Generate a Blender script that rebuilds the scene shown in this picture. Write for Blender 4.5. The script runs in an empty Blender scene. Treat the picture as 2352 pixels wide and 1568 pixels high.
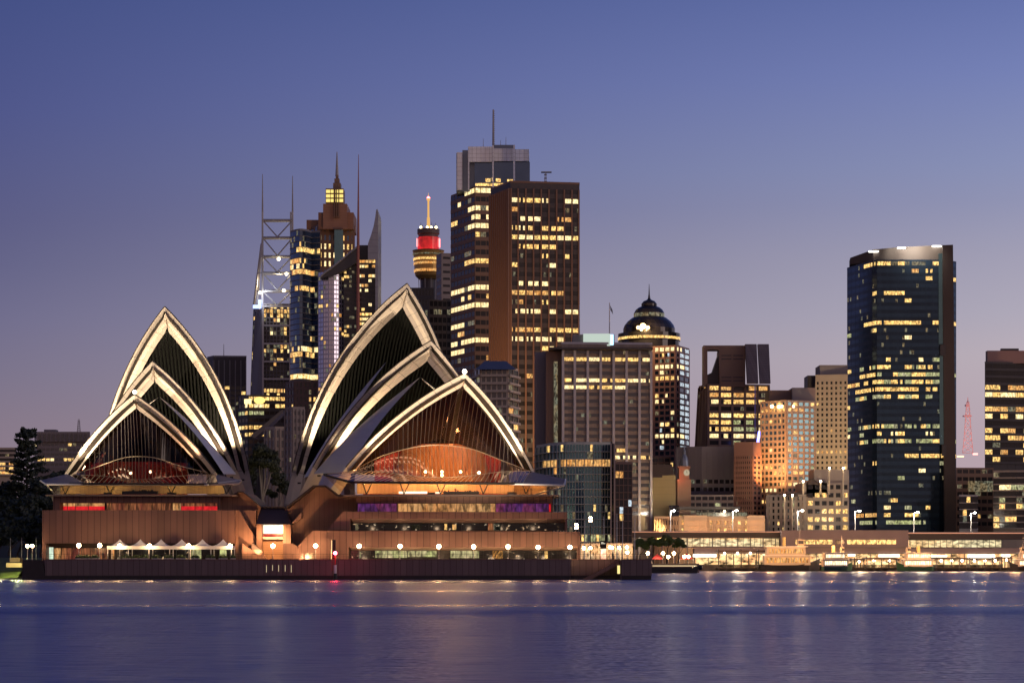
import bpy, math, random
from mathutils import Vector, Matrix
R_ = math.radians
scene = bpy.context.scene
# ------------------------------------------------------------------ camera
F, CX, HY, HC = 5283.0, 1176.0, 1292.0, 3.65          # focal length, centre, horizon (in 2352 px wide picture units), eye height
cam = bpy.data.cameras.new('camera'); cam_ob = bpy.data.objects.new('camera', cam)
scene.collection.objects.link(cam_ob); scene.camera = cam_ob
cam_ob.location = (0, 0, HC); cam_ob.rotation_euler = (R_(90), 0, 0)
cam.sensor_width = 36; cam.lens = 36*F/2352; cam.shift_y = (HY-784)/2352
cam.clip_start = 1; cam.clip_end = 30000
# ------------------------------------------------------------------ world: dusk sky
w = bpy.data.worlds.new('World'); scene.world = w; w.use_nodes = True
nt = w.node_tree; nn, ll = nt.nodes, nt.links
bg = nn['Background']
def srgb(r, g, b):
    f = lambda c: (c/255/12.92) if c/255 <= .04045 else ((c/255+.055)/1.055)**2.4
    return (f(r), f(g), f(b), 1)
tc = nn.new('ShaderNodeTexCoord'); sx = nn.new('ShaderNodeSeparateXYZ'); ll.new(tc.outputs['Generated'], sx.inputs[0])
def ramp(stops):
    r = nn.new('ShaderNodeValToRGB'); e = r.color_ramp.elements
    while len(e) > 1: e.remove(e[-1])
    e[0].position = stops[0][0]; e[0].color = srgb(*stops[0][1])
    for p, c in stops[1:]:
        k = e.new(p); k.color = srgb(*c)
    ll.new(sx.outputs['Z'], r.inputs[0]); return r
rl = ramp([(0, (150,126,134)), (.06, (131,118,135)), (.08, (120,113,137)), (.103, (109,106,138)), (.126, (96,96,133)), (.143, (89,90,131)), (.189, (76,83,135)), (.238, (65,77,130)), (.5, (44,58,104)), (1, (24,34,74))])
rr = ramp([(0, (186,160,166)), (.05, (186,166,175)), (.088, (188,176,185)), (.105, (177,171,186)), (.13, (164,161,182)), (.152, (147,150,181)), (.167, (139,147,184)), (.205, (119,131,183)), (.238, (101,115,171)), (.5, (70,84,140)), (1, (30,42,86))])
mx = nn.new('ShaderNodeMixRGB'); mr = nn.new('ShaderNodeMapRange')
mr.inputs['From Min'].default_value = -.24; mr.inputs['From Max'].default_value = .24
ll.new(sx.outputs['X'], mr.inputs['Value']); ll.new(mr.outputs[0], mx.inputs[0])
ll.new(rl.outputs[0], mx.inputs[1]); ll.new(rr.outputs[0], mx.inputs[2])
sky = nn.new('ShaderNodeTexSky'); sky.sky_type = 'NISHITA'; sky.sun_disc = False
sky.sun_elevation = R_(-4); sky.sun_rotation = R_(80); sky.ozone_density = 4
ad = nn.new('ShaderNodeMixRGB'); ad.blend_type = 'ADD'; ad.inputs[0].default_value = .06
# warm glow added to the unseen sky behind the camera to light building fronts
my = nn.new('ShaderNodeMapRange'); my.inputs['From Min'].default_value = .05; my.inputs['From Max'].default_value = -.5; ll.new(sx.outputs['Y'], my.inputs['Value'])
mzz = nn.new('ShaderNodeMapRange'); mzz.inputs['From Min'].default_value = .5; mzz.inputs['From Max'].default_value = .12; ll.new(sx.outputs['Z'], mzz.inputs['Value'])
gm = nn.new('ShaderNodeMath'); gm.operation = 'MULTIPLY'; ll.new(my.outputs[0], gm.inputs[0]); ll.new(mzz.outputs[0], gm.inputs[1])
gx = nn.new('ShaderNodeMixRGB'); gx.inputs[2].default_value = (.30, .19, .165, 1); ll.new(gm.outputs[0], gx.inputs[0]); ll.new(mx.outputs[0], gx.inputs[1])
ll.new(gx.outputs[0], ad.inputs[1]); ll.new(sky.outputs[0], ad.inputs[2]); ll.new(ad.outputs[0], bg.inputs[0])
bg.inputs[1].default_value = 1.0
# the last glow of the sun that has set beyond the right edge
sd = bpy.data.lights.new('sun', 'SUN'); sd.energy = .35; sd.angle = R_(25); sd.color = (1, .78, .68)
so = bpy.data.objects.new('sun', sd); scene.collection.objects.link(so)
so.rotation_euler = Vector((-.85, .45, -.22)).to_track_quat('-Z', 'Y').to_euler()
scene.view_settings.view_transform = 'Standard'; scene.view_settings.look = 'None'
scene.view_settings.exposure = 0; scene.view_settings.gamma = 1
scene.cycles.max_bounces = 6; scene.cycles.transparent_max_bounces = 12
scene.cycles.sample_clamp_indirect = 4; scene.cycles.caustics_reflective = False; scene.cycles.caustics_refractive = False
# ------------------------------------------------------------------ helpers
def px(x, D): return (x-CX)/F*D
def pz(y, D): return HC+(HY-y)/F*D
def P(x, y, D): return Vector((px(x, D), D, pz(y, D)))
col = scene.collection
def tag(o, label=None, cat=None, group=None, kind=None):
    if label: o['label'] = label
    if cat: o['category'] = cat
    if group: o['group'] = group
    if kind: o['kind'] = kind
    return o
def thing(name, label, cat, loc=(0, 0, 0), group=None):
    o = bpy.data.objects.new(name, None); col.objects.link(o); o.location = loc; o.empty_display_size = 1
    return tag(o, label, cat, group)
def world_loc(o):
    v = Vector((0, 0, 0))
    while o: v += o.location; o = o.parent
    return v
class MB:
    def __init__(s): s.v = []; s.f = []; s.m = []; s.uv = []
    def add(s, vs, fs, mi=0, uvs=None):
        b = len(s.v); s.v += [tuple(p) for p in vs]
        for k, f in enumerate(fs):
            s.f.append([b+i for i in f]); s.m.append(mi if isinstance(mi, int) else mi[k]); s.uv.append(uvs[k] if uvs else None)
    def quad(s, a, b, c, d, mi=0, uv=None): s.add([a, b, c, d], [(0, 1, 2, 3)], mi, [uv] if uv else None)
    def box(s, x0, x1, y0, y1, z0, z1, mi=0):
        s.add([(x0,y0,z0),(x1,y0,z0),(x1,y1,z0),(x0,y1,z0),(x0,y0,z1),(x1,y0,z1),(x1,y1,z1),(x0,y1,z1)],
              [(0,3,2,1),(4,5,6,7),(0,1,5,4),(1,2,6,5),(2,3,7,6),(3,0,4,7)], mi)
    def hexa(s, q0, q1, mi=0):     # two quads, front and back
        s.add(list(q0)+list(q1), [(0,1,2,3),(7,6,5,4),(0,4,5,1),(1,5,6,2),(2,6,7,3),(3,7,4,0)], mi)
    def prism(s, pts, z0, z1, mi=0, top=None):
        n = len(pts); t = top or pts
        s.add([(p[0],p[1],z0) for p in pts]+[(p[0],p[1],z1) for p in t],
              [tuple(range(n))[::-1], tuple(range(n, 2*n))]+[(i,(i+1)%n,n+(i+1)%n,n+i) for i in range(n)], mi)
    def ext(s, poly, D0, D1, mi=0):  # outline in picture units at distance D0, given its real size there, pushed back to D1
        p = [(px(x, D0), pz(y, D0)) for x, y in poly]; n = len(p)
        s.add([(a, D0, b) for a, b in p]+[(a, D1, b) for a, b in p],
              [tuple(range(n)), tuple(range(n, 2*n))[::-1]]+[(i, n+i, n+(i+1)%n, (i+1)%n) for i in range(n)], mi)
    def bx(s, x0, x1, y0, y1, D0, D1, mi=0):  # box from picture units at D0 (y0 top, y1 bottom)
        s.box(px(x0, D0), px(x1, D0), D0, D1, pz(y1, D0), pz(y0, D0), mi)
    def tube(s, a, b, r0, r1=None, n=6, mi=0):
        a, b = Vector(a), Vector(b); r1 = r0 if r1 is None else r1
        d = (b-a); 
        if d.length < 1e-6: return
        d.normalize(); u = d.orthogonal().normalized(); v = d.cross(u)
        vs = []
        for c, r in ((a, r0), (b, r1)):
            for k in range(n):
                t = 2*math.pi*k/n; vs.append(c+u*(r*math.cos(t))+v*(r*math.sin(t)))
        s.add(vs, [(k, (k+1)%n, n+(k+1)%n, n+k) for k in range(n)]+[tuple(range(n))[::-1], tuple(range(n, 2*n))], mi)
    def path(s, pts, r, n=4, mi=0):
        for a, b in zip(pts, pts[1:]): s.tube(a, b, r, r, n, mi)
    def lathe(s, prof, c, n=24, mi=0, sq=None):
        vs = []; rows = len(prof)
        for r, z in prof:
            for k in range(n):
                t = 2*math.pi*k/n + (math.pi/n if sq else 0); vs.append((c[0]+r*math.cos(t), c[1]+r*math.sin(t), c[2]+z))
        fs = [(i*n+k, i*n+(k+1)%n, (i+1)*n+(k+1)%n, (i+1)*n+k) for i in range(rows-1) for k in range(n)]
        ml = [(mi if isinstance(mi, int) else mi[i]) for i in range(rows-1) for k in range(n)]
        s.add(vs, fs, ml)
    def ball(s, c, r, n=8, mi=0, sz=1):
        prof = [(max(.001, r*math.sin(math.pi*i/n)), -r*sz*math.cos(math.pi*i/n)) for i in range(n+1)]
        s.lathe(prof, c, n+2, mi)
    def grid(s, rows, mi=0, uv=None):
        n = len(rows[0]); vs = [p for r in rows for p in r]
        fs = [(i*n+k, i*n+k+1, (i+1)*n+k+1, (i+1)*n+k) for i in range(len(rows)-1) for k in range(n-1)]
        uvs = None
        if uv:
            uvs = [[(uv[q//n][q%n]) for q in f] for f in fs]
        s.add(vs, fs, mi, uvs)
    def build(s, name, mats, parent=None, smooth=False, label=None, cat=None, group=None, kind=None):
        me = bpy.data.meshes.new(name)
        off = world_loc(parent) if parent else Vector((0, 0, 0))
        o = bpy.data.objects.new(name, me)
        if not parent and s.v:
            xs = [p[0] for p in s.v]; ys = [p[1] for p in s.v]; zs = [p[2] for p in s.v]
            off = Vector(((min(xs)+max(xs))/2, (min(ys)+max(ys))/2, min(zs))); o.location = off
        me.from_pydata([(p[0]-off.x, p[1]-off.y, p[2]-off.z) for p in s.v], [], s.f)
        for m in (mats if isinstance(mats, (list, tuple)) else [mats]): me.materials.append(m)
        me.polygons.foreach_set('material_index', s.m)
        if any(u is not None for u in s.uv):
            ul = me.uv_layers.new(name='UVMap'); k = 0
            for f, u in zip(s.f, s.uv):
                for j in range(len(f)):
                    if u is not None: ul.data[k+j].uv = u[j]
                k += len(f)
        if smooth: me.polygons.foreach_set('use_smooth', [True]*len(me.polygons))
        me.update(); col.objects.link(o)
        if parent: o.parent = parent
        return tag(o, label, cat, group, kind)
def copy_tree(o, parent=None):
    c = o.copy(); col.objects.link(c)
    if parent: c.parent = parent
    for ch in list(o.children): copy_tree(ch, c)
    return c
# ------------------------------------------------------------------ materials
def base_mat(name):
    m = bpy.data.materials.new(name); m.use_nodes = True
    return m, m.node_tree.nodes, m.node_tree.links, m.node_tree.nodes['Principled BSDF']
def math_n(N, L, op, a, b=None):
    n = N.new('ShaderNodeMath'); n.operation = op
    for i, v in enumerate((a, b)):
        if v is None: continue
        if isinstance(v, (int, float)): n.inputs[i].default_value = v
        else: L.new(v, n.inputs[i])
    return n.outputs[0]
def pmat(name, c, rough=.7, metal=0, var=.15, nscale=.3, joint=None, joint_z=None, bump=0, jdark=.45, spec=.5, streak=False):
    m, N, L, B = base_mat(name)
    B.inputs['Roughness'].default_value = rough; B.inputs['Metallic'].default_value = metal
    B.inputs['Specular IOR Level'].default_value = spec
    t = N.new('ShaderNodeTexCoord'); no = N.new('ShaderNodeTexNoise'); no.inputs['Scale'].default_value = nscale; no.inputs['Detail'].default_value = 6
    if streak:
        mp = N.new('ShaderNodeMapping'); mp.inputs['Scale'].default_value = (1, 1, .12); L.new(t.outputs['Object'], mp.inputs[0]); L.new(mp.outputs[0], no.inputs['Vector'])
    else: L.new(t.outputs['Object'], no.inputs['Vector'])
    f = math_n(N, L, 'MULTIPLY_ADD', no.outputs['Fac'], 2*var); N_ = f.node; N_.inputs[2].default_value = 1-var
    fac = f
    if joint or joint_z:
        s = N.new('ShaderNodeSeparateXYZ'); L.new(t.outputs['Object'], s.inputs[0])
    if joint:
        xy = math_n(N, L, 'ADD', s.outputs['X'], s.outputs['Y']); q = math_n(N, L, 'DIVIDE', xy, joint)
        fr = math_n(N, L, 'FRACT', q); g = math_n(N, L, 'GREATER_THAN', fr, .08)
        g2 = math_n(N, L, 'MULTIPLY_ADD', g, 1-jdark); g2.node.inputs[2].default_value = jdark
        fl = math_n(N, L, 'FLOOR', q); wn = N.new('ShaderNodeTexWhiteNoise'); wn.noise_dimensions = '1D'; L.new(fl, wn.inputs['W'])
        wv = math_n(N, L, 'MULTIPLY_ADD', wn.outputs['Value'], .22); wv.node.inputs[2].default_value = .89
        fac = math_n(N, L, 'MULTIPLY', math_n(N, L, 'MULTIPLY', fac, g2), wv)
    if joint_z:
        q = math_n(N, L, 'DIVIDE', s.outputs['Z'], joint_z); fr = math_n(N, L, 'FRACT', q); g = math_n(N, L, 'GREATER_THAN', fr, .08)
        g2 = math_n(N, L, 'MULTIPLY_ADD', g, 1-jdark); g2.node.inputs[2].default_value = jdark
        fac = math_n(N, L, 'MULTIPLY', fac, g2)
    v = N.new('ShaderNodeVectorMath'); v.operation = 'SCALE'; v.inputs[0].default_value = c[:3]; L.new(fac, v.inputs['Scale'])
    L.new(v.outputs[0], B.inputs['Base Color'])
    if bump:
        b = N.new('ShaderNodeBump'); b.inputs['Strength'].default_value = bump; b.inputs['Distance'].default_value = .2
        L.new(no.outputs['Fac'], b.inputs['Height']); L.new(b.outputs[0], B.inputs['Normal'])
    return m
def emit_plain(name, c, s, sample=False):
    m, N, L, B = base_mat(name); B.inputs['Base Color'].default_value = (0, 0, 0, 1)
    B.inputs['Emission Color'].default_value = (*c, 1); B.inputs['Emission Strength'].default_value = s
    if not sample: m.cycles.emission_sampling = 'NONE'
    return m
def lit(name, c, s, lo=.25, hi=1.25, sc=(1.3, 1.3, .8), c2=None, f0=.35, f1=.65):
    """a lit room seen through a window: uneven light, furniture, blinds"""
    m, N, L, B = base_mat(name); B.inputs['Base Color'].default_value = (.02, .02, .02, 1); B.inputs['Roughness'].default_value = .2
    t = N.new('ShaderNodeTexCoord'); mp = N.new('ShaderNodeMapping'); mp.inputs['Scale'].default_value = sc
    L.new(t.outputs['Object'], mp.inputs[0])
    no = N.new('ShaderNodeTexNoise'); no.inputs['Scale'].default_value = 1; no.inputs['Detail'].default_value = 3; L.new(mp.outputs[0], no.inputs['Vector'])
    vo = N.new('ShaderNodeTexVoronoi'); vo.inputs['Scale'].default_value = .35; vo.feature = 'F1'; L.new(mp.outputs[0], vo.inputs['Vector'])
    a = N.new('ShaderNodeMapRange'); a.inputs['From Min'].default_value = f0; a.inputs['From Max'].default_value = f1
    a.inputs['To Min'].default_value = lo*s; a.inputs['To Max'].default_value = hi*s; L.new(no.outputs['Fac'], a.inputs['Value'])
    mc = N.new('ShaderNodeMixRGB'); mc.inputs[1].default_value = (*c, 1); mc.inputs[2].default_value = (*(c2 or c), 1)
    sp = N.new('ShaderNodeSeparateColor'); L.new(vo.outputs['Color'], sp.inputs[0]); L.new(sp.outputs[0], mc.inputs[0])
    L.new(mc.outputs[0], B.inputs['Emission Color']); L.new(a.outputs[0], B.inputs['Emission Strength'])
    m.cycles.emission_sampling = 'NONE'
    return m
def gmat(name, c, rough=.12, metal=.7, var=.25):
    return pmat(name, c, rough, metal, var=var, nscale=.12)
M = {}
M['granite'] = pmat('pink_granite_panels', (.225,.115,.082), .6, var=.3, nscale=.3, joint=1.42, jdark=.3, bump=.1, streak=True)
M['granite_wide'] = pmat('pink_granite_wall', (.24,.13,.09), .6, var=.3, nscale=.25, joint=1.1, jdark=.6, bump=.1, streak=True)
M['seawall'] = pmat('sea_wall_panels', (.17,.115,.10), .65, var=.25, nscale=.3, joint=1.35, jdark=.4, bump=.15, streak=True)
M['weed'] = pmat('tidal_stain', (.025,.018,.015), .5, var=.5, nscale=.8)
M['concrete'] = pmat('off_white_concrete', (.62,.55,.47), .6, var=.14, nscale=.35, bump=.08)
M['pave'] = pmat('paving', (.22,.16,.13), .7, var=.2)
M['dark'] = pmat('dark_bronze', (.025,.02,.018), .4, .3, var=.2)
M['darktrim'] = pmat('dark_edge_trim', (.03,.02,.018), .5, var=.2)
M['roofdark'] = pmat('dark_hipped_roof', (.07,.045,.038), .6, var=.25, nscale=.3)
M['metal'] = pmat('grey_metal', (.35,.33,.32), .45, .5)
M['palemetal'] = pmat('pale_steel', (.55,.53,.52), .4, .4)
M['wood'] = pmat('warm_timber', (.46,.24,.10), .55, var=.3, nscale=.4, joint=.9, jdark=.6)
M['timberwall'] = pmat('timber_shutter', (.40,.22,.12), .5, var=.2, joint_z=.55, jdark=.55)
M['redcarpet'] = pmat('red_carpet', (.45,.03,.02), .8)
M['canvas'] = pmat('white_canvas', (.75,.72,.68), .8, var=.06)
M['leaf_dark'] = pmat('dark_foliage', (.035,.045,.022), .6, var=.55, nscale=.35)
M['leaf_olive'] = pmat('olive_foliage', (.06,.065,.03), .6, var=.55, nscale=.3)
M['leaf_green'] = pmat('green_foliage', (.06,.10,.03), .6, var=.5, nscale=.5)
M['bark'] = pmat('pale_bark', (.30,.25,.20), .8, var=.3, nscale=1)
M['barkd'] = pmat('dark_bark', (.08,.06,.045), .8, var=.3, nscale=1)
M['soil'] = pmat('park_ground', (.04,.045,.025), .9, var=.4, nscale=.05)
M['grass'] = pmat('grass_bank', (.10,.13,.03), .9, var=.4, nscale=.5, bump=.3)
M['asphalt'] = pmat('city_ground', (.06,.055,.055), .8, var=.3, nscale=.05)
M['black'] = pmat('black_paint', (.015,.014,.014), .4)
M['redpaint'] = pmat('red_paint', (.4,.02,.02), .4)
M['white'] = pmat('white_paint', (.7,.68,.65), .4, var=.08)
M['L_yel'] = lit('lit_window_yellow', (1,.66,.22), 1.35, lo=.2, hi=1.4, c2=(1,.55,.16))
M['L_wht'] = lit('lit_window_white', (1,.80,.42), 1.6, lo=.4, c2=(1,.70,.30))
M['L_org'] = lit('lit_window_orange', (1,.42,.10), .95, c2=(1,.58,.2))
M['L_dim'] = lit('lit_window_dim', (1,.72,.35), .22, lo=.05, c2=(.8,.85,.6))
M['L_grn'] = lit('lit_window_greenish', (.8,.85,.35), .6, lo=.2, c2=(.9,.85,.5))
M['L_cool'] = lit('lit_window_cool', (.75,.9,1), .8, lo=.2)
LITS = ['L_yel','L_wht','L_org','L_dim','L_grn','L_cool']
M['g_black'] = gmat('black_glass', (.05,.05,.055), .15, .5)
M['g_brown'] = gmat('bronze_glass', (.10,.075,.06), .15, .6)
M['g_blue'] = gmat('blue_glass', (.12,.17,.26), .1, .75)
M['g_navy'] = gmat('navy_glass', (.05,.09,.15), .08, .8)
M['g_teal'] = gmat('teal_glass', (.14,.26,.30), .1, .8)
M['g_lilac'] = gmat('pale_reflective_glass', (.62,.60,.74), .12, .85, var=.15)
M['g_grey'] = gmat('grey_glass', (.13,.13,.14), .15, .6)
# clear glazing of the foyers
def clear_glass(name, tint, gl=.12):
    m = bpy.data.materials.new(name); m.use_nodes = True; N = m.node_tree.nodes; L = m.node_tree.links
    N.remove(N['Principled BSDF']); o = N['Material Output']
    tr = N.new('ShaderNodeBsdfTransparent'); tr.inputs[0].default_value = (*tint, 1)
    g = N.new('ShaderNodeBsdfGlossy'); g.inputs['Roughness'].default_value = .05; g.inputs[0].default_value = (.9, .85, .85, 1)
    fr = N.new('ShaderNodeLayerWeight'); fr.inputs['Blend'].default_value = .25
    f = math_n(N, L, 'MULTIPLY_ADD', fr.outputs['Fresnel'], .35); f.node.inputs[2].default_value = gl
    f2 = math_n(N, L, 'MINIMUM', f, .75)
    mxs = N.new('ShaderNodeMixShader'); L.new(f2, mxs.inputs[0]); L.new(tr.outputs[0], mxs.inputs[1]); L.new(g.outputs[0], mxs.inputs[2]); L.new(mxs.outputs[0], o.inputs[0])
    return m
M['glass_amber'] = clear_glass('amber_foyer_glass', (.92,.74,.58), .03)
M['glass_smoke'] = clear_glass('smoky_foyer_glass', (.42,.32,.28), .03)
M['glass_clear'] = clear_glass('clear_glass', (.85,.85,.8), .05)
# shell tiles: rows fanning up from the pedestal
def tile_mat():
    m, N, L, B = base_mat('cream_ceramic_tiles'); B.inputs['Roughness'].default_value = .35
    uv = N.new('ShaderNodeUVMap'); s = N.new('ShaderNodeSeparateXYZ'); L.new(uv.outputs[0], s.inputs[0])
    a = math_n(N, L, 'FRACT', math_n(N, L, 'MULTIPLY', s.outputs['X'], 14)); g = math_n(N, L, 'GREATER_THAN', a, .05)
    b = math_n(N, L, 'FRACT', math_n(N, L, 'MULTIPLY', s.outputs['Y'], 12)); h = math_n(N, L, 'GREATER_THAN', b, .04)
    k = math_n(N, L, 'MULTIPLY', g, h); k2 = math_n(N, L, 'MULTIPLY_ADD', k, .18); k2.node.inputs[2].default_value = .82
    v = N.new('ShaderNodeVectorMath'); v.operation = 'SCALE'; v.inputs[0].default_value = (.62,.58,.52); L.new(k2, v.inputs['Scale']); L.new(v.outputs[0], B.inputs['Base Color'])
    return m
def rim_mat():
    m, N, L, B = base_mat('precast_rib_concrete'); B.inputs['Roughness'].default_value = .85; B.inputs['Specular IOR Level'].default_value = .15
    uv = N.new('ShaderNodeUVMap'); s = N.new('ShaderNodeSeparateXYZ'); L.new(uv.outputs[0], s.inputs[0])
    a = math_n(N, L, 'FRACT', math_n(N, L, 'DIVIDE', s.outputs['Y'], 4.6)); g = math_n(N, L, 'GREATER_THAN', a, .035)
    t = N.new('ShaderNodeTexCoord'); no = N.new('ShaderNodeTexNoise'); no.inputs['Scale'].default_value = .5; no.inputs['Detail'].default_value = 8; L.new(t.outputs['Object'], no.inputs['Vector'])
    n2 = math_n(N, L, 'MULTIPLY_ADD', no.outputs['Fac'], .35); n2.node.inputs[2].default_value = .8
    k2 = math_n(N, L, 'MULTIPLY_ADD', g, .5); k2.node.inputs[2].default_value = .5
    k3 = math_n(N, L, 'MULTIPLY', k2, n2)
    v = N.new('ShaderNodeVectorMath'); v.operation = 'SCALE'; v.inputs[0].default_value = (.58,.50,.41); L.new(k3, v.inputs['Scale']); L.new(v.outputs[0], B.inputs['Base Color'])
    return m
M['tile'] = tile_mat(); M['rim'] = rim_mat(); M['inner'] = pmat('shadowed_inner_ribs', (.022,.017,.014), .8, var=.2, joint=1.6, spec=.1)  # inner concrete darkened, its shade put into the colour
def spot(name, loc, target, power, color=(1,.78,.5), angle=60, blend=.6, size=.4, parent=None):
    l = bpy.data.lights.new(name, 'SPOT'); l.energy = power; l.color = color; l.spot_size = R_(angle); l.spot_blend = blend; l.shadow_soft_size = size
    o = bpy.data.objects.new(name, l); col.objects.link(o); o.location = loc
    o.rotation_euler = (Vector(target)-Vector(loc)).to_track_quat('-Z', 'Y').to_euler()
    if parent: o.parent = parent; o.location = Vector(loc)-world_loc(parent)
    return o
def point(name, loc, power, color=(1,.7,.4), size=.4, parent=None):
    l = bpy.data.lights.new(name, 'POINT'); l.energy = power; l.color = color; l.shadow_soft_size = size
    o = bpy.data.objects.new(name, l); col.objects.link(o); o.location = loc
    if parent: o.parent = parent; o.location = Vector(loc)-world_loc(parent)
    return o
# ================================================================== water and ground
WOFF = 0
def water():
    m, N, L, B = base_mat('harbour_water')
    B.inputs['Base Color'].default_value = (.04, .05, .27, 1); B.inputs['Roughness'].default_value = .3; B.inputs['IOR'].default_value = 1.33
    t = N.new('ShaderNodeTexCoord')
    def nz(mpx, mpy, det):
        mp = N.new('ShaderNodeMapping'); mp.inputs['Scale'].default_value = (mpx, mpy, 1); L.new(t.outputs['Object'], mp.inputs[0])
        n = N.new('ShaderNodeTexNoise'); n.inputs['Scale'].default_value = 1; n.inputs['Detail'].default_value = det; L.new(mp.outputs[0], n.inputs['Vector'])
        return math_n(N, L, 'SUBTRACT', n.outputs['Fac'], .5)
    # wind ripples: slopes mostly along the line of sight, gathered in long smooth streaks
    fy = math_n(N, L, 'MULTIPLY', nz(.35, 5.1, 2), 1.2); fx = math_n(N, L, 'MULTIPLY', nz(2.9, 1.7, 2), 1.6)
    c1 = math_n(N, L, 'MULTIPLY', nz(.006, .035, 4), .16); c2 = math_n(N, L, 'MULTIPLY', nz(.03, .28, 4), .10)
    # calm slicks left by a ferry's wake: long bands of smoother water
    ps = N.new('ShaderNodeSeparateXYZ'); L.new(t.outputs['Object'], ps.inputs[0])
    def band(c, wd, a):
        wob = math_n(N, L, 'MULTIPLY', nz(.004, 0, 2), 5)
        q = math_n(N, L, 'DIVIDE', math_n(N, L, 'ADD', math_n(N, L, 'SUBTRACT', ps.outputs['Y'], c-WOFF), wob), wd)
        e = math_n(N, L, 'POWER', 2.718, math_n(N, L, 'MULTIPLY', math_n(N, L, 'MULTIPLY', q, q), -1)); return math_n(N, L, 'MULTIPLY', e, a)
    sl = math_n(N, L, 'ADD', band(192, 13, .84), math_n(N, L, 'ADD', band(452, 42, .72), band(300, 20, .4)))
    keep = math_n(N, L, 'SUBTRACT', 1, sl); keep.node.use_clamp = True
    tilt = math_n(N, L, 'ADD', band(169, 7, -.12), band(352, 18, -.05))
    fy = math_n(N, L, 'MULTIPLY', fy, keep); rg = math_n(N, L, 'MULTIPLY_ADD', keep, .12); rg.node.inputs[2].default_value = .20; L.new(rg, B.inputs['Roughness'])
    sy = math_n(N, L, 'ADD', math_n(N, L, 'ADD', math_n(N, L, 'ADD', fy, c1), c2), tilt)
    g = N.new('ShaderNodeNewGeometry'); cb = N.new('ShaderNodeCombineXYZ'); L.new(fx, cb.inputs[0]); L.new(sy, cb.inputs[1])
    va = N.new('ShaderNodeVectorMath'); va.operation = 'ADD'; L.new(g.outputs['Normal'], va.inputs[0]); L.new(cb.outputs[0], va.inputs[1])
    vn = N.new('ShaderNodeVectorMath'); vn.operation = 'NORMALIZE'; L.new(va.outputs[0], vn.inputs[0]); L.new(vn.outputs[0], B.inputs['Normal'])
    mb = MB(); ys = []; y = 20
    while y < 1400: ys.append(y); y += max(1.2, y*.009)
    ys += [2000, 4000, 9000, 20000]
    def z(y):
        s = 0
        for c, wd, h in ((182, 7, .22), (330, 12, .2), (262, 9, .08), (140, 6, .05), (420, 14, .1)):
            s += h*math.exp(-((y-c)/wd)**2)
        return s
    rows = [[(x, yy, z(yy)+.012*math.sin(yy*.21+x*.01)*(yy < 500)) for x in (-9000, -300, -150, -75, 0, 75, 150, 300, 9000)] for yy in ys]
    mb.grid(rows); o = mb.build('water', m, smooth=True, kind='structure'); o.data.transform(Matrix.Translation(o.location)); o.location = (0, 0, 0); return o
water()
mb = MB()
mb.prism([(px(1500, 1012)+0, 1012), (1500, 1012), (6000, 9000), (-6000, 9000), (-1500, 760), (-128, 620), (-60, 620), (20, 900)], -1, 2.9)
mb.build('ground', M['asphalt'], kind='structure')
# promontory round the opera house
ZD = pz(1285, 500)
mb = MB()
mb.prism([(px(102, 501), 500.6), (px(1308, 501), 500.6), (px(1310, 501), 506), (px(1424, 506), 506), (px(1424, 501), 500.6), (px(1495, 501), 500.6), (px(1495, 501), 545), (20, 899), (-60, 619), (-128, 619), (px(54, 503), 503)], -1, ZD-.004)
mb.build('promenade', M['pave'], kind='structure')
def seawall():
    t = thing('sea_wall', 'long dark panelled granite sea wall rising from the water below the opera house', 'sea wall', (0, 500, 0))
    m = MB()
    segs = [((104, 500), (1310, 500)), ((1428, 500), (1497, 500))]
    for (a, Da), (b, Db) in segs:
        m.box(px(a, Da), px(b, Db), 500, 500.6, .9, ZD)
    m.box(px(1310, 500), px(1312, 500), 500.6, 506, .9, ZD); m.box(px(1310, 506), px(1424, 506), 505.4, 506, .9, ZD)
    m.box(px(1428, 500), px(1430, 500), 500.6, 506, .9, ZD)
    m.box(px(1495, 500), px(1497, 500), 500.6, 545, .9, ZD)
    m.build('wall_panels', M['seawall'], t)
    m = MB(); m.box(px(104, 500)+.1, px(1310, 500)-.1, 500.05, 500.5, -1, .9); m.box(px(1428, 500)+.1, px(1497, 500)-.1, 500.05, 545, -1, .9); m.box(px(1310, 506), px(1424, 506), 505.45, 506, -1, .9)
    m.build('tidal_footing', M['weed'], t)
    # darker canted end block on the left
    m = MB(); x0, x1 = px(52, 500), px(96, 500)
    m.hexa([(x0-.2, 500, -1), (px(110, 500), 500, -1), (x1, 500.2, ZD), (x0, 500.2, ZD)], [(x0-.2, 512, -1), (px(110, 500), 512, -1), (x1, 512, ZD), (x0, 512, ZD)])
    m.build('end_block', M['weed'], t)
    m = MB()
    for x in (1130, 1150): pass
    for xs in (612, 626, 640, 655, 669): m.box(px(xs, 500)-.05, px(xs, 500)+.05, 499.98, 500.02, 1.6+.2*(xs % 3), 3.2)
    m.build('drain_slot', emit_plain('glowing_slot', (1, .8, .45), .8), t)  # slots glow by themselves in place of lamplight
    # coping
    m = MB(); m.box(px(104, 500), px(1310, 500), 499.9, 500.9, ZD, ZD+.18); m.box(px(1428, 500), px(1497, 500), 499.9, 500.9, ZD, ZD+.18); m.box(px(1310, 506), px(1424, 506), 505.3, 506.2, ZD, ZD+.18)
    m.build('coping', M['granite'], t)
    return t
seawall()
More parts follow.
